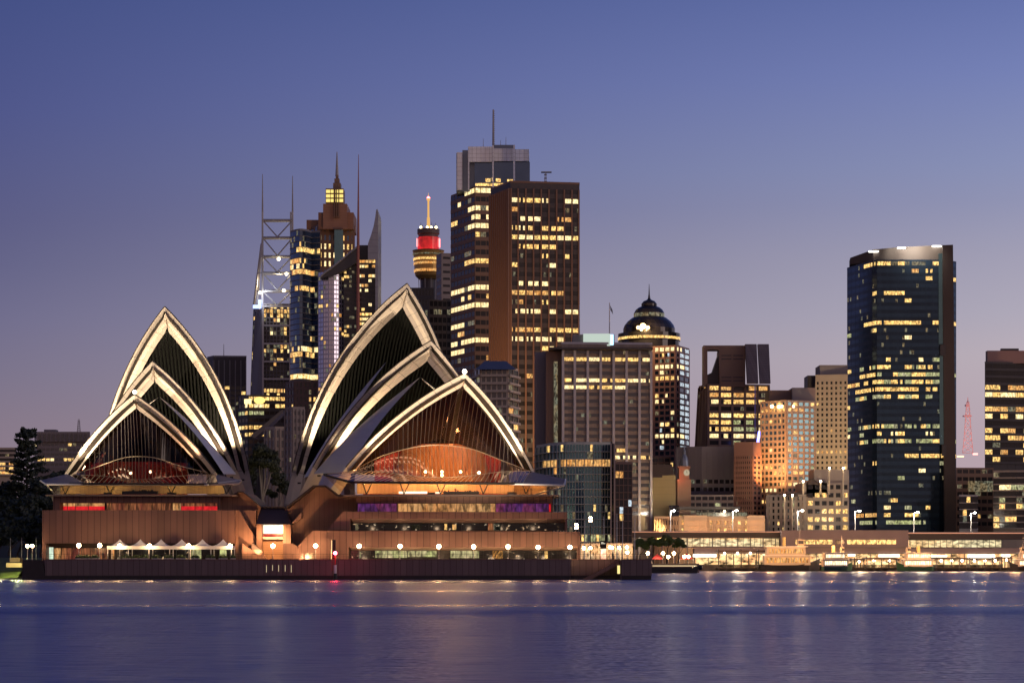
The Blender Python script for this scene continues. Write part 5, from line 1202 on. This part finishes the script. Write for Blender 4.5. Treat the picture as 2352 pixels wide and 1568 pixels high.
# ================================================================== quay: railway deck, station, wharves, ferries
DQ = 1050
def qbox(t, name, x0, x1, y0, y1, D0, D1, mat, **k): return addbox(t, name, x0, x1, y0, y1, D0, D1, mat)
t = thing('railway_deck', 'dark elevated road deck with a thin pink light line, left of the grey station', 'elevated deck', (px(1622,DQ),DQ,2.9))
qbox(t, 'girder', 1448, 1794, 1222.5, 1233.5, DQ, DQ+16, 'b_dark'); qbox(t, 'parapet', 1448, 1794, 1219, 1222.4, DQ-.5, DQ+.3, 'b_grey')
qbox(t, 'light_line', 1448, 1794, 1220.3, 1221.6, DQ-.75, DQ-.55, emit_plain('pink_traffic_light_line', (1,.42,.25), .8))
for k in range(12): qbox(t, 'column', 1462+k*29, 1464+k*29, 1233.5, 1296, DQ+2, DQ+3, 'b_grey')
M['platform'] = lit('lit_station_platform', (1,.66,.28), .95, lo=.15, hi=1.3, sc=(.35,.35,.8), c2=(1,.85,.5))
qbox(t, 'platform_wall', 1560, 1793, 1236, 1254, DQ+6, DQ+6.3, 'platform'); qbox(t, 'platform_edge', 1560, 1793, 1254, 1257, DQ+1, DQ+6, 'b_grey')
for k in range(18): qbox(t, 'platform_post', 1564+k*13, 1564.8+k*13, 1233.5, 1254, DQ+1.2, DQ+1.5, 'b_dark')
t = thing('railway_deck', 'dark elevated road deck with a thin pink light line, right of the grey station', 'elevated deck', (px(2220,DQ),DQ,2.9))
qbox(t, 'girder', 2086, 2420, 1225.5, 1238, DQ, DQ+16, 'b_dark'); qbox(t, 'parapet', 2086, 2420, 1221, 1225.4, DQ-.5, DQ+.3, 'b_grey')
qbox(t, 'light_line', 2086, 2420, 1223, 1224.4, DQ-.75, DQ-.55, M['pl_line'] if 'pl_line' in M else emit_plain('pink_traffic_light_line', (1,.42,.25), .9))
qbox(t, 'platform_wall', 2086, 2300, 1240, 1256, DQ+6, DQ+6.3, 'platform')
for k in range(16): qbox(t, 'platform_post', 2090+k*14, 2091+k*14, 1238, 1256, DQ+1.2, DQ+1.5, 'b_dark')
for k in range(9): qbox(t, 'column', 2100+k*36, 2102+k*36, 1256, 1296, DQ+2, DQ+3, 'b_grey')
t = thing('station_building', 'long blank grey concrete station building with a band of lit windows above the ferries', 'station', (px(1940,DQ),DQ,2.9))
qbox(t, 'wall', 1794, 2086, 1217, 1255, DQ-4, DQ+16, 'b_station' if 'b_station' in M else M.setdefault('b_station', pmat('pinkish_grey_concrete', (.36,.29,.28), .75, var=.2, nscale=.15, bump=.1)))
qbox(t, 'canopy', 1790, 2090, 1255, 1258, DQ-7, DQ+4, 'b_grey')
for k, (a, b) in enumerate(((1827,1850),(1852,1872),(1874,1896),(1898,1912),(1920,1939),(1946,1967),(1968,1988),(1990,2012),(2014,2034),(2036,2058))):
    qbox(t, 'window', a, b, 1239, 1249, DQ-4.2, DQ-4.05, 'L_yel' if k != 4 else 'g_black')
t = thing('quay_concourse', 'long low quay concourse with brightly lit shopfronts under the station and deck', 'concourse', (px(1950,DQ),DQ-6,2.9))
qbox(t, 'fascia', 1595, 2345, 1258, 1270, DQ-6, DQ+2, 'b_station')
M['shops'] = lit('lit_shopfronts_quay', (1,.46,.18), 1.0, lo=.03, hi=1.7, sc=(.45,.45,.9), c2=(1,.7,.32))
for k in range(24):
    a = 1597+k*31; qbox(t, 'shopfront', a, a+29.5, 1271, 1296, DQ-5, DQ-4.8, 'shops')
    qbox(t, 'pier', a-1.3, a-.1, 1270, 1296, DQ-6, DQ-5, 'b_grey')
for a, b, y0_, y1_ in ((1592,1645,1272,1278),(1923,1937,1272,1276),(1948,1964,1272,1276),(2018,2066,1273,1278),(2085,2130,1273,1276),(2135,2175,1274,1278),(2223,2285,1273,1284),(2300,2320,1273,1278)):
    qbox(t, 'bright_sign', a, b, y0_, y1_, DQ-6.4, DQ-6.1, emit_plain('bright_shop_sign', (1,.93,.75), 5) if 'bs' not in M else M['bs'])
# warm fill lights added over the water to light the city facades
for k, x in enumerate(range(1560, 2400, 70)):
    point('quay_fill_light', P(x, 1242, 975), 10000, (1,.5,.2), 1.2, t)
# tall street lamps on the deck
M['lampw'] = emit_plain('white_street_lamp', (1,.93,.75), 60)
for k, (x, y, dx, s) in enumerate(((1548,1171,-8,'above the left end of the sandstone building'),(1692,1171,-9,'above the middle of the sandstone building'),(1843,1171,-11,'in front of the pilaster building'),(1974,1172,-10,'in front of the foot of the dark blue tower, left'),(2108,1175,-9,'in front of the foot of the dark blue tower, right'),(2239,1176,-9,'in front of the small block with white floor slabs'))):
    D = DQ+8; t = thing('deck_lamp', 'tall bent street lamp on the deck '+s.replace('in front of ','before ').replace('the foot of the ','the ').replace('small block with white floor slabs','small white-banded block'), 'street lamp', (px(x+dx,D),D,pz(1222,D)), 'tall lamps along the elevated deck')
    m = MB(); m.tube(P(x+dx, 1222, D), P(x+dx, y+2, D), .22, .14, 5); m.tube(P(x+dx, y+2, D), P(x, y, D), .12, .1, 5); m.build('pole', M['palemetal'], t)
    m = MB(); q = P(x, y+1, D); m.ball(q, .6, 6, sz=.6); m.build('lamp_head', M['lampw'], t)
    point('lamp_light', q-Vector((0,1,1)), 9000, (1,.9,.7), .5, t)
# wharf pavilions
def wharf(x0, x1, D, label, yroof=1276, lights=2):
    t = thing('wharf', label, 'wharf', (px((x0+x1)/2,D),D,0), 'ferry wharves along the quay')
    ZW = 1.6
    m = MB(); m.box(px(x0,D), px(x1,D), D, D+22, .9, ZW); m.build('deck', M['dark'], t)
    n = max(3, int((x1-x0)/16))
    for k in range(n+1):
        x = px(x0+1+(x1-x0-2)*k/n, D); m = MB(); m.tube((x, D+.3, -1), (x, D+.3, pz(yroof, D)+(.9 if k % 3 == 0 else 0)), .28, .24, 6); m.build('post', M['b_dark'], t)
    m = MB(); m.ext([(x0-3,yroof+1),(x0+3,yroof-3),(x1-3,yroof-3),(x1+3,yroof+1)], D-.8, D+14); m.build('roof', M['roofdark'], t)
    m = MB(); m.bx(x0+4, x1-4, yroof+5, 1303, D+10, D+10.3); m.build('lit_waiting_room', M['shops'], t)
    m = MB(); m.box(px(x0,D), px(x1,D), D-.1, D-.02, ZW+1.0, ZW+1.08); m.box(px(x0,D), px(x1,D), D-.1, D-.02, ZW+.5, ZW+.55); m.build('railing', M['dark'], t)
    for k in range(lights):
        x = x0+(x1-x0)*(k+.5)/lights; q = P(x, yroof+4, D+4); m = MB(); m.ball(q, .5, 6); m.build('lamp', M['wl'], t)
        point('wharf_light', q-Vector((0,1.2,.6)), 900, (1,.68,.4), .5, t)
    return t
M['wl'] = emit_plain('wharf_lamp_glow', (1,.78,.5), 28)
wharf(1650, 1738, 1002, 'ferry wharf with dark roof left of the docked ferry', 1266, 3)
wharf(1742, 1822, 1006, 'ferry wharf with dark roof partly behind the docked ferry', 1266, 2)
wharf(1962, 1985, 1002, 'narrow lit wharf pavilion right of the bright moving ferry', 1285, 1)
wharf(1990, 2060, 1002, 'lit wharf pavilion between the two bright ferries', 1283, 2)
wharf(2150, 2222, 1002, 'lit wharf pavilion right of the cream ferry', 1283, 3)
wharf(2226, 2298, 1002, 'lit wharf pavilion with many posts near the right edge', 1283, 3)
wharf(2300, 2324, 1000, 'dark open jetty shelter near the right edge', 1281, 1)
for k, x in enumerate((1627, 1686, 1706, 1744, 1760)):
    pass
def ferry(x0, x1, D, label, glow, hullc='ferry_green', bow=1, top=1268):
    t = thing('ferry', label, 'ferry', (px((x0+x1)/2,D),D,0), None)
    xa, xb = px(x0,D), px(x1,D); L = xb-xa
    if bow < 0: f = lambda u: xb-u*L
    else: f = lambda u: xa+u*L
    m = MB(); st = [(0,.55,1.9),(.08,.9,1.8),(.3,1,1.6),(.6,1,1.7),(.8,.8,2.2),(.93,.4,3.0),(1,.02,3.6)]; W = 4.5
    rows = []
    for u, wd, h in st:
        rows.append([(f(u), D+W-W*wd, h), (f(u-(.03 if u > .9 else 0)), D+W-W*wd*.8, .3), (f(u-(.06 if u > .9 else 0)), D+W, -.8), (f(u-(.03 if u > .9 else 0)), D+W+W*wd*.8, .3), (f(u), D+W+W*wd, h), (f(u), D+W-W*wd, h)])
    m.grid(rows); m.build('hull', M[hullc], t)
    m = MB(); m.box(min(f(.06),f(.82)), max(f(.06),f(.82)), D+.6, D+2*W-.6, 1.7, 4.2); m.box(min(f(.1),f(.74)), max(f(.1),f(.74)), D+1, D+2*W-1, 4.35, 6.6); m.build('deckhouse', M['b_beige'], t)
    m = MB(); m.box(min(f(.04),f(.86)), max(f(.04),f(.86)), D+.2, D+2*W-.2, 4.2, 4.34); m.box(min(f(.08),f(.78)), max(f(.08),f(.78)), D+.6, D+2*W-.6, 6.6, 6.75); m.build('deck_roof', M['white'], t)
    n = 12
    for lvl, (za, zb) in enumerate(((2.3,3.7),(4.9,6.1))):
        for k in range(n):
            ua = (.09+.7*(k+.12)/n) if lvl == 0 else (.13+.58*(k+.12)/n); ub = (.09+.7*(k+.88)/n) if lvl == 0 else (.13+.58*(k+.88)/n)
            yy = D+.55 if lvl == 0 else D+.95
            m = MB(); m.box(min(f(ua),f(ub)), max(f(ua),f(ub)), yy-.04, yy, za, zb); m.build('window', glow, t)
    m = MB(); m.box(min(f(.62),f(.72)), max(f(.62),f(.72)), D+2.5, D+6.5, 6.75, 8.6); m.build('wheelhouse', M['b_cream'], t)
    m = MB(); m.box(min(f(.625),f(.715)), max(f(.625),f(.715)), D+2.4, D+2.48, 7.4, 8.3); m.build('window', M['g_grey'], t)
    m = MB(); m.tube((f(.4), D+W, 6.7), (f(.4), D+W, 9.2), .8, .7, 10); m.build('funnel', M['b_yellow'], t)
    m = MB(); m.tube((f(.66), D+W, 8.6), (f(.66), D+W, 13), .09, .05, 5); m.build('mast', M['metal'], t); t.scale = (1, 1, 1.6 if hullc == 'ferry_dark' and bow > 0 else 1.2)
    return t
M['ferry_green'] = pmat('dark_green_hull', (.02,.07,.03), .35, var=.1)
M['ferry_dark'] = pmat('black_hull', (.02,.02,.02), .35, var=.1)
M['hot'] = lit('ferry_cabin_hot', (1,.8,.5), 2.2, lo=.5, hi=1.2)
ferry(1748, 1887, 992, 'docked ferry with black hull and raised bow pointing right', M['L_org'], 'ferry_dark', 1)
ferry(1888, 1962, 975, 'ferry with green hull and very bright white cabin', M['hot'], 'ferry_green', 1)
ferry(2062, 2148, 985, 'cream ferry with bright cabin between two wharf pavilions', M['hot'], 'ferry_green', -1)
ferry(2322, 2420, 985, 'bright orange lit ferry cut by the right picture edge', M['hot'], 'ferry_dark', -1)
# east quay walkway, barge, cafe tents
t = thing('quay_walkway', 'low quay walkway with a thin light strip right of the sea wall end', 'quay wall', (px(1550,860),860,0))
m = MB(); m.box(px(1490,860), px(1606,860), 860, 960, -1, 3.4); m.build('wall', M['b_brown'], t)
addbox(t, 'light_strip', 1499, 1600, 1298.2, 1299.2, 859.6, 859.9, emit_plain('walkway_strip', (1,.8,.45), 1.6))
t = thing('barge', 'long low black barge moored in front of the lit quay walkway', 'barge', (px(1550,815),815,0))
m = MB(); D = 815; m.ext([(1490,1303),(1590,1303),(1598,1300),(1605,1301),(1600,1318),(1490,1318)], D, D+8); m.build('hull', M['ferry_dark'], t)
m = MB(); m.bx(1492, 1590, 1301.6, 1303, D+.4, D+7.6); m.build('rail', M['b_dark'], t)
m = MB(); m.ball(P(1608,1302,D+3), 1.0, 8); m.build('fender', M['black'], t)
for k, (xa, xb, yt, s) in enumerate(((1497,1523,1271,'dark red cafe tent nearest the sea wall end'),(1561,1592,1269,'red peaked cafe tent left of the bright shop sign'))):
    D = 880; t = thing('cafe_tent', s, 'tent', (px((xa+xb)/2,D),D,3.4))
    m = MB(); xm = (xa+xb)/2; top = P(xm, yt, D+3); c4 = [P(xa,1283,D), P(xb,1283,D), P(xb,1283,D+6), P(xa,1283,D+6)]
    for i in range(4): m.add([c4[i], c4[(i+1)%4], top], [(0,1,2)])
    m.build('canopy', pmat('red_canvas', (.4,.04,.04), .7), t)
    m = MB()
    for q in c4: m.tube((q.x,q.y,3.4), q, .08, .08, 4)
    m.build('posts', M['white'], t); point('tent_light', (px(xm,D), D-1.5, 6), 900, (1,.65,.4), .4, t)
for x, y, s in ((1488,1270,'directly above the right end of the sea wall'),(1523,1270,'between the two red cafe tents, left one'),(1548,1270,'between the two red cafe tents, right one'),(1535,1278,'low one between the red cafe tents'),(1572,1277.5,'in front of the red peaked tent, left one'),(1581,1277.5,'in front of the red peaked tent, right one')):
    lamp(x, y, 870, 'quay globe lamp '+s, r=.6, zb=3.4, group='globe lamps on the quay walkway')
# ================================================================== vegetation
def leaves(m, c, rad, n, s, rnd):
    for _ in range(n):
        d = Vector((rnd.gauss(0,1), rnd.gauss(0,1), rnd.gauss(0,1))).normalized()*rnd.random()**.45
        leafq(m, Vector((c[0]+d.x*rad[0], c[1]+d.y*rad[1], c[2]+d.z*rad[2])), s*rnd.uniform(.6,1.3), rnd)
def tree(label, x, D, ytop, zb, cw, leafm='leaf_dark', barkm='barkd', n=3200, s=.42, seed=1, clumps=14, trunkf=.45, name='tree', group=None, flat=.6):
    rnd = random.Random(seed); t = thing(name, label, 'tree', (px(x,D),D,zb), group)
    zt = pz(ytop, D); H = zt-zb; X = px(x, D); W = cw/F*D/2
    m = MB(); fork = Vector((X+rnd.uniform(-.3,.3), D, zb+H*trunkf)); m.tube((X,D,zb-1), fork, H*.03+.12, H*.02+.08, 7)
    mc = MB()
    for k in range(clumps):
        a = 2*math.pi*k/clumps*2.4; rr = W*(.15+.72*rnd.random()); zz_ = zb+H*(trunkf+.12+(.97-trunkf-.12)*(1-(rr/W)**1.6*.75)*rnd.uniform(.72,1.05))
        c = Vector((X+math.cos(a)*rr, D+math.sin(a)*rr*.8, zz_)); mid = fork.lerp(c, .5)+Vector((0,0,-H*.03))
        if k % 7 == 0: m.tube(fork, mid, H*.011+.05, H*.008+.04, 5); m.tube(mid, c, H*.008+.04, .04, 5)
        r = W*rnd.uniform(.26,.42); leaves(mc, c, (r, r*.9, r*flat), n//clumps, s, rnd)
    m.build('trunk', M[barkm], t); mc.build('crown', M[leafm], t); return t
def hillmesh():
    m = MB(); rows = []
    for j in range(13):
        D = 600+j*28; r = []
        for i in range(15):
            x = -330+i*20; u = max(0, min(1, (-98-x)/70)); v = min(1, j/8)
            x2 = -60 < x
            h = 3+ (14*v if x < -90 else 14*v*max(0, 1-(x+90)/60)) + 1.5*math.sin(i*1.3+j)*v
            h = max(h, 3+11*v*math.exp(-((x+62)/26)**2))
            r.append((x, D, h))
        rows.append(r)
    m.grid(rows); m.build('hill', M['soil'], smooth=True, kind='structure')
hillmesh()
m = MB(); m.grid([[(-260,520,.2),(-170,520,.2),(-118,520,.2),(-112,520,.2)],[(-260,528,1.6),(-170,528,1.6),(-118,528,1.8),(-112,526,1.8)],[(-260,560,4.2),(-170,560,4.4),(-118,560,4.4),(-112,560,4.4)],[(-260,605,5),(-170,605,5),(-118,605,5),(-112,605,4)]]); m.build('grass_bank', M['grass'], kind='structure')
tr = [(20,640,1140,100,'dark park tree at the far left edge, low'),(75,650,1105,110,'broad dark park tree below the tall pine'),(118,660,1098,90,'dark park tree behind the left podium corner'),(0,700,1100,110,'dark park tree cut by the left picture edge'),(135,720,1080,80,'rounded dark tree below the long pale office building'),(95,735,1095,90,'dark tree right of the tall pine trunk'),(165,700,1075,70,'dark tree just left of the lit shell foot'),(40,620,1190,110,'low dark tree near the flagpoles on the left'),(95,620,1180,80,'low dark bushy tree beside the podium corner'),(-5,610,1210,80,'low dark shrubby tree at the lower left edge'),(60,680,1120,90,'dark tree in front of the tall pine'),(118,615,1215,60,'lowest dark tree touching the podium wall')]
for k, (x, D, yt, cw, s) in enumerate(tr): tree(s, x, D, yt, 3+ (6 if D > 680 else 2), cw*1.15, seed=20+k, n=2600, s=.5, clumps=16, trunkf=.12, group='dark park trees', flat=.8)
# norfolk pine
t = thing('norfolk_pine', 'tall dark pine with tiered branches rising above the park at the left', 'pine tree', (px(62,690),690,10))
rnd = random.Random(5); D = 690; X = px(62,D); zt = pz(986,D); zb = 9
m = MB(); m.tube((X,D,zb),(X,D,zt-.8), .6,.15,7)
mc = MB(); nt_ = 17
for k in range(nt_):
    f = k/(nt_-1); z = zb+6+(zt-1.0-zb-6)*f; R0 = (6.6*(1-f)**.75+2.2)*(1 if k < nt_-1 else .9)
    if k >= nt_-3: R0 = (3.6,4.0,2.6)[k-nt_+3]
    nb = 8
    for b in range(nb):
        a = 2*math.pi*(b+.5*(k%2))/nb+rnd.uniform(-.15,.15); R1 = R0*rnd.uniform(.6,1.12)
        zj = z+rnd.uniform(-.7,.7); tip = Vector((X+math.cos(a)*R1, D+math.sin(a)*R1, zj+R1*.12+.3)); st = Vector((X,D,zj)); m.tube(st, tip, .1, .04, 4)
        for q in range(70):
            u = .25+.75*rnd.random(); c = st.lerp(tip, u)+Vector((rnd.gauss(0,.28), rnd.gauss(0,.28), rnd.gauss(.1,.22))); leafq(mc, c, .36, rnd)
m.build('trunk', M['barkd'], t); mc.build('crown', M['leaf_dark'], t)
# trees between the shells
tree('spreading olive green tree with pale trunk between the two groups of shells', 604, 640, 1012, 14, 92, 'leaf_olive', 'bark', n=7000, s=.3, seed=3, clumps=26, trunkf=.30, flat=.55)
tree('smaller olive tree behind the foot of the tall right shell', 640, 655, 1085, 14, 60, 'leaf_olive', 'bark', n=3000, s=.32, seed=9, clumps=14, trunkf=.3)
tree('dark olive tree behind the right foot of the left shells', 572, 660, 1060, 14, 50, 'leaf_olive', 'barkd', n=2500, s=.32, seed=11, clumps=12, trunkf=.25)
for k, (x, yt, cw, s) in enumerate(((1470,1236,36,'green quay tree nearest the curved apartments'),(1500,1232,44,'green quay tree behind the sea wall end'),(1532,1226,48,'tallest green quay tree under the deck lamp'),(1560,1236,34,'small green quay tree beside the red peaked tent'))):
    tree(s, x, 905, yt, 3.3, cw, 'leaf_green', 'barkd', n=2600, s=.34, seed=40+k, clumps=14, trunkf=.35, group='green trees on the quay')
# left corner bits
for k, (x, y) in enumerate(((24,1235),(50,1234),(83,1233))):
    tt = thing('flagpole', ['thin pale pole on the lawn, farthest left','thin pale pole on the lawn left of the sea wall','thin pale pole behind the sea wall left end'][k], 'pole', (px(x,530),530,4)); m = MB(); m.tube(P(x,1284,530), P(x,y,530), .08,.06,5); m.build('pole', M['palemetal'], tt)
t = thing('stone_wall', 'low yellow-lit sandstone wall on the grass left of the sea wall', 'wall', (px(30,524),524,1)); m = MB(); m.bx(14,50,1292,1302,524,526); m.build('wall', M['b_sand'], t); m = MB(); m.bx(22,46,1280,1290,530,533); m.build('block', M['b_sand'], t)
point('lawn_light', P(40, 1276, 520), 1500, (.9,1,.4), .3, t); point('lawn_light', P(2, 1298, 519), 380, (1,.85,.4), .3, t)

# ================================================================== people on the terrace and promenade
M['cloth'] = pmat('dark_clothes', (.03,.03,.04), .8); M['cloth2'] = pmat('dark_red_clothes', (.12,.03,.03), .8)
def person(x, D, zf, label, mat, step=.15, h=1.75):
    t = thing('person', label, 'person', (px(x,D),D,zf)); X = px(x,D); k = h/1.75
    pts = [((0,0,.95),.15),((0,0,1.2),.15),((0,0,1.42),.17),((0,0,1.53),.06),((0,0,1.66),.10),((-.1,step,.5),.075),((-.1,step*1.4,.06),.05),((-.1,step*1.4-.14,.03),.045),((.1,-step,.5),.075),((.1,-step*1.4,.06),.05),((.1,-step*1.4-.14,.03),.045),((-.21,0,1.4),.06),((-.27,.05,1.12),.05),((-.25,-.05,.85),.04),((.21,0,1.4),.06),((.27,-.05,1.12),.05),((.25,-.14,.87),.04)]
    ed = [(0,1),(1,2),(2,3),(3,4),(0,5),(5,6),(6,7),(0,8),(8,9),(9,10),(2,11),(11,12),(12,13),(2,14),(14,15),(15,16)]
    me = bpy.data.meshes.new('body'); me.from_pydata([(a*k,b*k,c*k) for (a,b,c), r in pts], ed, []); o = bpy.data.objects.new('body', me); col.objects.link(o); o.parent = t
    md = o.modifiers.new('skin', 'SKIN'); me.skin_vertices.new() if not me.skin_vertices else None
    for i, (q, r) in enumerate(pts): me.skin_vertices[0].data[i].radius = (r*k, r*k*.75)
    me.skin_vertices[0].data[0].use_root = True
    o.modifiers.new('sub', 'SUBSURF').levels = 1; me.materials.append(M[mat])
    return t
ZT = pz(1136, 511)
person(1220, 512.5, ZT, 'person in dark clothes standing on the upper terrace near its right end', 'cloth')
person(1046, 513.5, ZT, 'person in dark clothes standing on the upper terrace beside the glowing bar', 'cloth2', .05)
person(236, 502.8, ZD, 'person in dark clothes left of the white marquee, the left one of two', 'cloth')
person(240, 503.6, ZD, 'person in dark red left of the white marquee, the right one of two', 'cloth2', .05)
person(868, 503, ZD, 'person in dark clothes walking before the green-lit podium windows', 'cloth', .22)
person(1408, 540, ZD, 'person in dark clothes walking above the sea wall stairs', 'cloth', .2)
